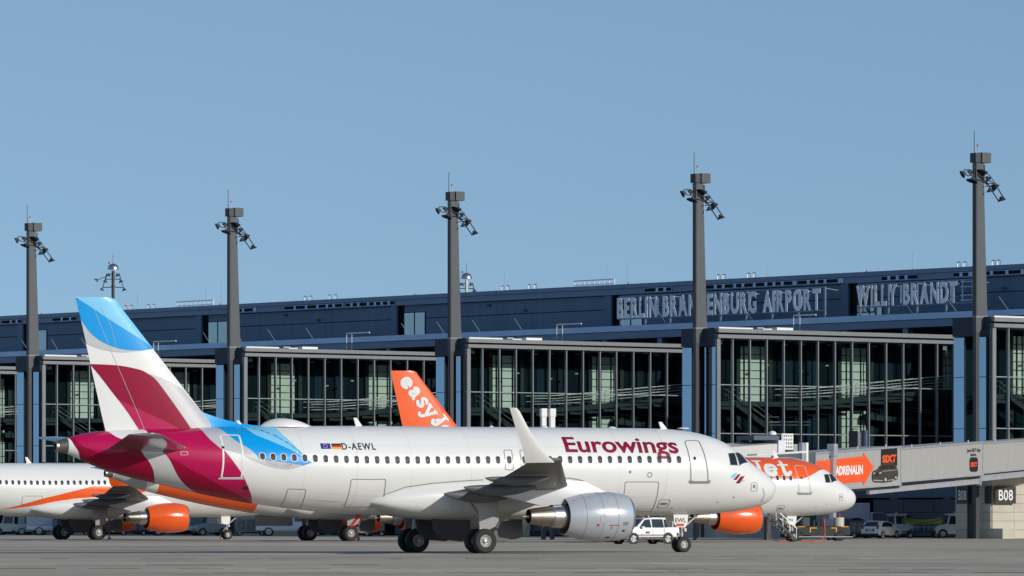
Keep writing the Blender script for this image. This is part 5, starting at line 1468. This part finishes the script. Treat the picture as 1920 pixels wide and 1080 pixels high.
# ------------------------------------------------------------------ vehicles
M_cwhite = mat('white_car_paint', (.78,.78,.77), .22, coat=.5, var=.02)
M_cglass = mat('dark_car_glass', (.02,.028,.035), .05, spec=.9)
M_plast = mat('black_plastic_trim', (.03,.03,.032), .6)
M_lampr = mat('red_lamp_lens', (.35,.015,.012), .2); M_lampw = mat('clear_lamp_lens', (.7,.72,.74), .12, .2)
def shade_line(px, yb): return yb if px > 900 else 1003.25+(px-57)*.00388
def vehicle(name, label, cat, px, ybase, yaw, prof, hw_, belt, top, inset, body_m, wheels, group=None, side_win=(), ends=(), wr=.33, ww=.22, extra=None):
    ybase = shade_line(px, ybase); Y = CH*F/(ybase-HZ); p = at(px, ybase, Y)
    t = thing(name, label, cat, (p.x, p.y, 0), math.radians(yaw), group)
    def W(z): return hw_ if z <= belt else hw_-(inset)*(z-belt)/(top-belt)
    n = len(prof); b = MB()
    vs = [(x, -W(z), z) for x, z in prof] + [(x, W(z), z) for x, z in prof]
    b.add(vs, [(i, (i+1) % n, n+(i+1) % n, n+i) for i in range(n)] + [tuple(range(n-1,-1,-1)), tuple(range(n,2*n))])
    b.build('body', body_m, t, 40, .045)
    for poly in side_win:
        for s in (-1, 1):
            vs = [(x, s*(W(z)+.012), z) for x, z in poly]+[(x, s*(W(z)-.02), z) for x, z in poly]; m = len(poly)
            MB().add(vs, [tuple(range(m)), tuple(range(2*m-1,m-1,-1))]+[(i,(i+1)%m,m+(i+1)%m,m+i) for i in range(m)]).build('side_window', M_cglass, t)
    for nm, (x0, z0), (x1, z1), k, m_ in ends:       # panes across the width lying on a profile segment
        dx, dz = x1-x0, z1-z0; L = math.hypot(dx, dz); nx, nz = dz/L*.015, -dx/L*.015
        if nx*(x0-sum(q[0] for q in prof)/n) < 0: nx, nz = -nx, -nz
        f0, f1 = .08, .92
        a0, c0, a1, c1 = x0+dx*f0, z0+dz*f0, x0+dx*f1, z0+dz*f1
        MB().add([(a0+nx,-W(c0)*k,c0+nz),(a0+nx,W(c0)*k,c0+nz),(a1+nx,W(c1)*k,c1+nz),(a1+nx,-W(c1)*k,c1+nz)], [(0,1,2,3)]).build(nm, m_, t)
    for x in wheels:
        for s in (-1, 1):
            o = MB().lathe([(-ww*.5,wr*.70),(-ww*.5,wr*.9),(-ww*.4,wr),(ww*.4,wr),(ww*.5,wr*.9),(ww*.5,wr*.70)], 'y', (x, s*(hw_-ww*.42), wr), 24).build('wheel', M_tyre, t, 40)
            r_ = MB()
            yo = s*(hw_-ww*.42+ww*.46)
            r_.tube((x,yo-.02*s,wr), (x,yo-.05*s,wr), wr*.70, n=20)
            for q in range(5):
                a = 2*math.pi*q/5; r_.beam((x,yo,wr), (x+wr*.68*math.cos(a),yo,wr+wr*.68*math.sin(a)), .07, .03, (0,1,0))
            MB().tube((x,yo-.03*s,wr), (x,yo-.031*s-.01*s,wr), wr*.6, n=16).build('wheel_well', M_dark, o)
            r_.build('rim', M_rim, o, 30)
            # dark arch
            MB().lathe([(-.03,wr*1.18),(.012,wr*1.18),(.012,wr*.6)], 'y', (x, s*(hw_+.0), wr), 24).build('wheel_arch', M_plast, t)
    if extra: extra(t, W)
    return t

def suv_extra(t, W):
    MB().box(-2.1,2.05,-.93,.93,.28,.50).build('sill_trim', M_plast, t, None, .02)
    for s in (-1,1):
        MB().box(.62,.80,s*1.02-.1,s*1.02+.1,1.02,1.16).build('mirror', M_cwhite, t, None, .03)
        MB().box(2.02,2.18,s*.66-.2,s*.66+.2,.78,.96).build('headlight', M_lampw, t, None, .03)
        MB().box(-2.2,-2.1,s*.78-.1,s*.78+.1,.9,1.2).build('tail_light', M_lampr, t, None, .02)
        MB().beam((-1.5,s*.66,1.70), (.3,s*.68,1.73), .05, .04).build('roof_rail', M_plast, t)
        MB().box(-1.6,1.7,s*.935-.012,s*.935+.012,.56,.62).build('rub_strip', M_plast, t)
        for x in (.0,-.95): MB().box(x-.1,x+.1,s*.94-.012,s*.94+.012,.86,.89).build('door_handle', M_rail, t)
        for x in (.72,-.12,-1.0): MB().box(x-.008,x+.008,s*.925-.016,s*.925+.016,.5,1.0).build('door_joint', M_line, t)
    MB().box(2.12,2.2,-.5,.5,.50,.66).build('grille', M_plast, t)
    MB().box(.1,.3,-.25,.25,1.72,1.80).build('light_bar', M_plast, t)
    for s in (-1,1): MB().lathe([(0,.07),(.1,.08),(.16,.02)], 'z', (.2,s*.18,1.80), 10, True).build('beacon', mat('amber_lens', (.8,.28,.02), .2), t)
    MB().tube((-.4,0,1.70), (-.3,0,1.95), .05, .02, 8).build('aerial', M_wb, t)
    vs, fs = text_mesh('BER', .03); k = .2
    patch('door_lettering', None, lambda u, v: Vector((.45-u, .955, .70+v)), M_letter, t, 5, 5, fs, [(v[0]*k, v[1]*k) for v in vs])
suv_prof = [(-2.15,.42),(-2.18,.75),(-2.14,1.0),(-1.98,1.35),(-1.72,1.66),(-1.2,1.72),(-.2,1.74),(.45,1.66),(1.10,1.12),(1.9,1.0),(2.12,.86),(2.18,.62),(2.12,.36),(1.8,.30),(-1.9,.32)]
vehicle('sports_utility_car', 'white airport car with roof beacons driving behind the nose wheel', 'car', 1207, 1020.2, 180+31, suv_prof, .93, 1.0, 1.74, .22, M_cwhite, (1.36,-1.28), None,
        [[(.52,1.08),(.92,1.08),(.42,1.58),(.02,1.62),(-.02,1.08)], [(-.10,1.08),(-.10,1.62),(-.95,1.62),(-.98,1.08)], [(-1.06,1.08),(-1.04,1.61),(-1.55,1.56),(-1.85,1.16)]],
        [('windscreen',(.45,1.66),(1.10,1.12),.90,M_cglass),('rear_window',(-1.98,1.35),(-1.72,1.66),.85,M_cglass)], .35, .24, suv_extra)

def hatch_extra(t, W):
    for s in (-1,1):
        MB().box(-1.98,-1.85,s*.72-.09,s*.72+.09,.80,1.12).build('tail_light', M_lampr, t, None, .02)
        MB().box(.45,.62,s*.95-.09,s*.95+.09,.98,1.12).build('mirror', M_cwhite, t, None, .03)
    MB().box(-1.99,-1.93,-.40,.40,.62,.82).build('number_plate_recess', M_plast, t)
    MB().box(-2.0,-1.98,-.26,.26,.66,.78).build('number_plate', mat('plate_white', (.7,.7,.66), .5), t)
    MB().box(-1.99,-1.90,-.78,.78,.26,.42).build('rear_bumper', M_plast, t, None, .03)
    MB().box(-1.5,-1.40,-.55,.55,1.44,1.49).build('roof_spoiler', M_cwhite, t)
hatch_prof = [(-1.95,.40),(-1.97,.75),(-1.90,.98),(-1.48,1.42),(-.8,1.48),(0,1.46),(.55,1.30),(1.05,.98),(1.75,.84),(1.95,.62),(1.92,.30),(-1.85,.28)]
vehicle('hatchback_car', 'white hatchback parked with its tail to the apron', 'car', 1652, 1009.6, 58, hatch_prof, .86, .95, 1.48, .20, M_cwhite, (1.2,-1.25), None,
        [[(.45,1.0),(.75,1.0),(.35,1.30),(-.05,1.38),(-.08,1.0)], [(-.15,1.0),(-.13,1.39),(-.75,1.40),(-1.3,1.12),(-1.3,1.0)]],
        [('rear_window',(-1.90,.98),(-1.48,1.42),.80,M_cglass),('windscreen',(.55,1.30),(1.05,.98),.85,M_cglass)], .31, .2, hatch_extra)
vehicle('dark_estate_car', 'dark car parked in shade between the box truck and the hatchback', 'car', 1600, 1008.4, 60, suv_prof, .9, 1.0, 1.74, .22, mat('dark_blue_car_paint', (.025,.04,.06), .2, coat=.5), (1.36,-1.28), None,
        [[(.52,1.08),(.92,1.08),(.42,1.58),(.02,1.62),(-.02,1.08)], [(-.10,1.08),(-.10,1.62),(-.95,1.62),(-.98,1.08)]],
        [('windscreen',(.45,1.66),(1.10,1.12),.90,M_cglass),('rear_window',(-1.98,1.35),(-1.72,1.66),.85,M_cglass)], .35, .24)

def cab_extra(spec):
    def f(t, W):
        for nm, args, m_ in spec: MB().box(*args).build(nm, m_, t, None, .015)
    return f
M_tug = mat('pale_blue_white_tug_paint', (.55,.58,.62), .4, var=.05); M_amber = mat('amber_lens', (.8,.28,.02), .2)
tug_prof = [(-1.6,.35),(-1.6,1.05),(-.55,1.10),(-.55,1.95),(-.45,2.02),(.55,2.02),(.75,1.20),(1.65,1.05),(1.75,.7),(1.7,.35)]
def tug(px, yb, yaw, label, m_, grp='baggage tractors by the pier'):
    return vehicle('baggage_tractor', label, 'tractor', px, yb, yaw, tug_prof, .78, 1.1, 2.02, .10, m_, (1.1,-1.0), grp,
        [[(-.45,1.2),(.60,1.2),(.45,1.9),(-.45,1.9)]], [('windscreen',(.55,2.02),(.75,1.20),.86,M_cglass),('rear_window',(-.55,1.95),(-.55,1.10),.84,M_cglass)], .36, .24,
        cab_extra([('cab_roof',(-.68,.72,-.80,.80,2.02,2.09),M_wb),('beacon',(-.1,.1,-.1,.1,2.09,2.28),M_amber),('headlight',(1.66,1.76,-.6,-.4,.75,.92),M_lampw),('headlight',(1.66,1.76,.4,.6,.75,.92),M_lampw),('bumper',(1.62,1.85,-.75,.75,.30,.5),M_plast),('drawbar',(-2.0,-1.6,-.08,.08,.38,.48),M_plast)]))
tug(1681, 1007.6, 25, 'white baggage tractor with cab standing right behind the hatchback', M_tug)
tug(1789, 1008.8, 185, 'large pale tractor with tall cab right of the yellow covered cart', M_tug)
tug(1921, 1009.5, 188, 'white tractor cut off by the right edge before the sunlit wall', mat('white_tug_paint', (.72,.72,.70), .4))
# box truck
def truck(px, yb, yaw, label, L=6.0, h=3.1, box_m=None, grp='box trucks near the pier'):
    prof = [(-L/2,.55),(-L/2,1.0),(L/2-1.9,1.0),(L/2-1.9,2.25),(L/2-.6,2.3),(L/2-.1,1.45),(L/2,1.2),(L/2,.45)]
    return vehicle('box_truck', label, 'truck', px, yb, yaw, prof, 1.0, 1.3, 2.3, .12, M_cwhite, (L/2-.9,-L/2+1.2), grp, [[(L/2-1.7,1.4),(L/2-.35,1.4),(L/2-.7,2.15),(L/2-1.7,2.15)]],
        [('windscreen',(L/2-.6,2.3),(L/2-.1,1.45),.88,M_cglass)], .42, .26,
        cab_extra([('cargo_box',(-L/2,L/2-2.0,-1.1,1.1,1.02,h),box_m or M_tug),('headlight',(L/2-.02,L/2+.03,-.85,-.6,.7,.9),M_lampw),('headlight',(L/2-.02,L/2+.03,.6,.85,.7,.9),M_lampw),('bumper',(L/2-.05,L/2+.1,-.98,.98,.4,.62),M_plast),('mirror',(L/2-.5,L/2-.4,-1.25,-1.05,1.5,1.9),M_plast)]))
truck(1601, 1007.2, 12, 'pale blue box truck parked behind the orange airliner nose', 6.4, 3.1)
# van
van_prof = [(-2.6,.4),(-2.65,1.2),(-2.5,1.95),(-2.2,2.05),(.9,2.05),(1.5,1.85),(2.1,1.15),(2.75,.95),(2.85,.6),(2.8,.32),(-2.5,.32)]
vehicle('delivery_van', 'white van with rounded roof behind the yellow covered cart', 'van', 1748, 1006.6, 190, van_prof, .98, 1.15, 2.05, .14, M_cwhite, (1.8,-1.7), None, [[(1.0,1.2),(1.75,1.2),(1.35,1.75),(1.0,1.85)]], [('windscreen',(1.5,1.85),(2.1,1.15),.88,M_cglass),('rear_window',(-2.65,1.2),(-2.5,1.95),.7,M_cglass)], .34, .22,
        cab_extra([('headlight',(2.72,2.84,-.85,-.55,.7,.9),M_lampw),('headlight',(2.72,2.84,.55,.85,.7,.9),M_lampw),('bumper',(2.7,2.9,-.9,.9,.3,.55),M_plast)]))
# yellow covered cart
def cart(px, yb, yaw, label, tarp):
    Y = CH*F/(yb-HZ); p = at(px, yb, Y)
    t = thing('baggage_cart', label, 'baggage cart', (p.x, p.y, 0), math.radians(yaw), 'baggage carts by the pier')
    MB().box(-1.6,1.6,-.75,.75,.50,.62).build('deck', M_steel, t, None, .01)
    for x in (-1.1,1.1):
        for s in (-1,1):
            o = MB().lathe([(-.08,.16),(-.08,.22),(-.06,.24),(.06,.24),(.08,.22),(.08,.16)], 'y', (x,s*.66,.24), 18).build('wheel', M_tyre, t, 40)
            MB().tube((x,s*.74,.24), (x,s*.755,.24), .13, n=12).build('rim', M_rim, o)
            MB().box(x-.05,x+.05,s*.6-.05,s*.6+.05,.24,.52).build('wheel_fork', M_steel, t)
    for x in (-1.58,1.58):
        for s in (-1,1): MB().box(x-.03,x+.03,s*.72-.03,s*.72+.03,.6,1.72).build('post', M_rail, t)
    for z in (.95,1.25): MB().beam((-1.58,-.72,z), (1.58,-.72,z), .04).build('side_bar', M_rail, t)
    for i in range(7): x = -1.4+i*.467; MB().tube((x,-.72,.6), (x,-.72,1.25), .018, n=5).build('side_rod', M_rail, t)
    rng = random.Random(int(px)); R = []
    for i in range(15):
        f = i/14; x = -1.62+3.24*f; sag = .28*math.sin(math.pi*f); 
        R.append([(x,-.80,1.22+.05*math.sin(9*f)),(x,-.79,1.72-sag*.5),(x,0,1.78-sag),(x,.79,1.72-sag*.5),(x,.80,1.30)])
    b = MB(); n = 5
    for k in range(14):
        b.add(R[k]+R[k+1], [(i,i+1,n+i+1,n+i) for i in range(4)])
    b.build('tarpaulin', tarp, t, 60)
    R2 = [( -1.62+3.24*i/14, -.815, 1.66-.34*math.sin(math.pi*i/14)) for i in range(15)]
    MB().path(R2, .02, 5).build('tarp_rope', M_plast, t)
    for s in (-.5,.35): MB().box(s-.35,s+.35,-.5,.5,.62,1.15).build('load_crate', mat('blue_crate', (.08,.14,.30), .5), t, None, .03)
    MB().beam((1.6,0,.5), (2.3,0,.42), .07).build('drawbar', M_steel, t)
    return t
M_tarp = mat('olive_yellow_tarpaulin', (.30,.30,.045), .7, var=.12, scale=2)
cart(1729, 1008.8, 4, 'baggage cart under a sagging yellow green tarpaulin', M_tarp)
# light grey generator trolley and bits in front of the hatchback
def container(px, yb, yaw, label, L, W_, h, m_, grp=None, cat='container'):
    yb = shade_line(px, yb)
    Y = CH*F/(yb-HZ); p = at(px, yb, Y)
    t = thing('equipment_trolley', label, cat, (p.x, p.y, 0), math.radians(yaw), grp)
    MB().box(-L/2,L/2,-W_/2,W_/2,.38,h).build('housing', m_, t, None, .03)
    for i in range(3):
        x = -L/2+L*(i+.5)/3
        MB().box(x-L/7,x+L/7,-W_/2-.015,-W_/2,.55,h-.15).build('access_panel', M_line, t)
        MB().box(x-.03,x+.03,-W_/2-.03,-W_/2-.012,h*.55,h*.55+.15).build('handle', M_rail, t)
    for x in (-L/2+.3,L/2-.3):
        for s in (-1,1):
            o = MB().tube((x,s*(W_/2-.12)-.07,.24), (x,s*(W_/2-.12)+.07,.24), .24, n=16).build('wheel', M_tyre, t, 40)
            MB().tube((x,s*(W_/2-.12)+.072*s,.24), (x,s*(W_/2-.12)+.08*s,.24), .13, n=12).build('rim', M_rim, o)
    MB().box(-L/2+.1,L/2-.1,-W_/2+.1,W_/2-.1,.26,.38).build('chassis', M_steel, t)
    MB().beam((L/2,0,.35), (L/2+.7,0,.3), .06).build('drawbar', M_steel, t)
    return t
container(1612, 1009.2, 0, 'dark equipment trolley standing left of the white hatchback', 1.6, 1.2, 1.5, mat('brown_grey_housing', (.10,.09,.08), .6), 'ground equipment trolleys')
container(1007, 1005.5, 10, 'dark blue trolley seen under the grey engine nozzle', 3.2, 1.4, 1.5, mat('navy_housing', (.02,.05,.13), .5), 'ground equipment trolleys')
container(133, 1006, 8, 'bright blue trolley behind the wheels of the left orange airliner', 3.6, 1.5, 1.75, mat('blue_housing', (.01,.06,.38), .5), 'ground equipment trolleys')
tug(20, 1006.8, 170, 'pale tractor at the left edge under the orange striped belly', mat('cream_tug_paint', (.68,.66,.55), .5))
tug(58, 1005.8, 10, 'white tractor second from the left edge beneath the parked airliner', M_tug)
truck(98, 1004.6, 8, 'pale box truck left of the blue trolley under the airliner belly', 5.2, 2.7)
container(250, 1005.5, 5, 'dark red trolley behind the left orange engine', 2.6, 1.4, 1.6, mat('dark_red_housing', (.16,.01,.01), .5), 'ground equipment trolleys')
truck(335, 1004, 190, 'box truck behind the front wheel of the left orange airliner', 6.0, 2.9, mat('grey_blue_box', (.16,.21,.28), .5))
tug(396, 1006, 200, 'grey tractor just left of the nose wheel of the left airliner', mat('grey_tug_paint', (.30,.31,.32), .5))
container(470, 1005, 5, 'grey trolley under the tail end of the maroon fuselage', 2.8, 1.4, 1.7, mat('mid_grey_housing', (.30,.30,.30), .5), 'ground equipment trolleys')
truck(532, 1004.5, 5, 'box truck with brown cargo box under the front airliner fuselage', 5.4, 2.8, mat('brown_box', (.24,.17,.11), .6))
container(618, 1005, 185, 'black trolley midway below the blue striped fuselage', 3.0, 1.4, 1.8, mat('black_housing', (.03,.03,.035), .6), 'ground equipment trolleys')
tug(668, 1006, 10, 'white tractor below the registration lettering', M_tug)
container(702, 1005.5, 0, 'dark red trolley left of the front airliner main wheels', 2.0, 1.3, 1.5, mat('dark_red_housing', (.16,.01,.01), .5), 'ground equipment trolleys')
container(845, 1006, 0, 'grey green trolley seen between the main wheels', 3.0, 1.5, 1.5, mat('grey_green_housing', (.12,.16,.13), .6), 'ground equipment trolleys')

# ------------------------------------------------------------------ things around the parked nose
def ground_at(px, yb): Y = CH*F/(yb-HZ); return at(px, yb, Y)
p = PR.plane_y(1468, 985, .2)
ngx = lambda s, y: Vector((PR.o[0]-s*CA-y*SA, PR.o[1]-s*SA+y*CA, 0))
# boarding stair down from the belly
b0 = ngx(7.0, -.5); b1 = ngx(5.25, -.5)
ST = thing('boarding_stair', 'dark narrow metal stair leading up under the orange airliner nose', 'stair', (b1.x, b1.y, 0), HEAD)
for y in (-.45, .45):
    MB().beam((-2.25,y,2.0), (.0,y,.15), .06, .16).build('stringer', M_steel, ST)
    MB().beam((-2.2,y,2.75), (.05,y,.95), .05).build('handrail', M_rail, ST)
    for i in range(5): f = i/4; MB().beam((-2.2+2.2*f,y,2.0-1.85*f), (-2.2+2.2*f,y,2.75-1.8*f), .03).build('rail_post', M_rail, ST)
for i in range(10): f = (i+.5)/10; MB().box(-2.25+2.25*f-.14,-2.25+2.25*f+.14,-.42,.42,1.96-1.83*f,2.0-1.83*f).build('tread', M_rail, ST)
# power unit trailer with yellow edge marks
g = ground_at(1533, 1014.2)
PT = thing('ground_power_trailer', 'long dark equipment trailer with yellow marks beside the nose wheel', 'trailer', (g.x, g.y, 0), math.radians(8))
MB().box(-2.4,2.3,-.8,.8,.42,1.02).build('chassis', M_plast, PT, None, .03)
MB().box(-2.45,2.35,-.82,.82,1.02,1.10).build('deck', M_steel, PT)
for x in (-1.6,1.55):
    for s in (-1,1):
        o = MB().tube((x,s*.7-.13,.40), (x,s*.7+.13,.40), .40, n=20).build('wheel', M_tyre, PT, 40)
        MB().tube((x,s*.7+.131*s,.4), (x,s*.7+.14*s,.4), .2, n=14).build('rim', M_plast, o)
for x in (-2.2,-1.4,1.9): MB().box(x-.28,x+.28,-.835,-.82,1.03,1.09).build('yellow_mark', M_gold, PT)
for x0, x1 in ((-.75,-.2),(.85,1.3)):
    MB().box(x0,x1,-.83,-.81,.93,1.0).build('yellow_mark', M_gold, PT)
MB().box(-.75,-.67,-.83,-.81,.62,.93).build('yellow_mark', M_gold, PT); MB().box(1.22,1.3,-.83,-.81,.62,.93).build('yellow_mark', M_gold, PT)
MB().box(-.6,1.2,-.7,.6,.35,.75).build('tool_box', mat('mid_grey_housing', (.30,.30,.30), .5), PT, None, .02)
MB().box(-1.2,-.7,-.5,.4,1.1,1.75).build('control_box', M_door_dark, PT, None, .03)
for x, z in ((-.4,1.55),(-.1,1.4),(.2,1.6)): MB().tube((x,-.4,1.1), (x+.05,-.4,z), .09, n=8).build('hose_reel', M_steel, PT)
MB().box(.35,1.1,-.5,.5,1.1,1.62).build('pump_housing', mat('dark_blue_unit', (.04,.06,.11), .5), PT, None, .03)
MB().tube((1.55,-.2,1.1), (1.55,-.2,1.75), .42, n=20).build('tank', mat('cream_tank', (.55,.52,.42), .5), PT, 40)
MB().lathe([(0,.08),(.15,.10),(.26,.02)], 'z', (1.6,-.2,1.75), 10, True).build('beacon', M_red, PT, 40)
MB().box(-2.6,2.5,-.86,-.80,.28,.34).build('guard_rail', M_post, PT)
# orange hose from the airliner belly to the ground
def gp(px, py, Y): p = at(px, py, Y); return p
M_hose = mat('orange_hose', (.72,.10,.02), .5)
h1_ = [gp(1543,962,403.5), gp(1545,975,402.5), gp(1547,995,401.5), gp(1546,1006,400.5), gp(1540,1014.6,399), gp(1525,1015.4,398.8), gp(1500,1015.4,398.8)]
h1_ = [Vector((p.x,p.y,max(p.z,.05))) for p in h1_]
tag(MB().path(h1_, .038, 8).build('hose', M_hose, None, 60), 'orange hose hanging from the nose belly by the trailer', 'hose', 'orange ground hoses')
h2_ = [gp(1438,968,402), gp(1438,990,402), gp(1441,1003,401), gp(1450,1013,399.5), gp(1462,1015.6,399), gp(1480,1015.6,399)]
h2_ = [Vector((p.x,p.y,max(p.z,.05))) for p in h2_]
tag(MB().path(h2_, .03, 8).build('hose', M_hose, None, 60), 'thin orange hose curving to the ground left of the boarding stair', 'hose', 'orange ground hoses')
def cone(px, yb, label, h=.5, grp='orange cones and chocks'):
    g = ground_at(px, yb); t = thing('traffic_cone', label, 'cone', (g.x, g.y, 0), 0, grp)
    MB().box(-.16,.16,-.16,.16,0,.03).build('base', M_plast, t)
    MB().tube((0,0,.03), (0,0,h), .13, .03, 14).build('cone_body', M_orange, t, 40)
    MB().tube((0,0,h*.45), (0,0,h*.62), .095, .073, 14, False).build('reflective_band', M_wb, t, 40)
cone(1482, 1015.4, 'small orange cone beside the nose wheel of the right airliner')
cone(184, 1011.5, 'orange cone left of the near main wheel on the left airliner')
cone(205, 1011.5, 'orange cone right of the near main wheel on the left airliner')
cone(415, 1010.5, 'orange cone at the nose wheel of the left airliner')
cone(672, 1013.4, 'orange cone on the apron left of the front airliner wheels')
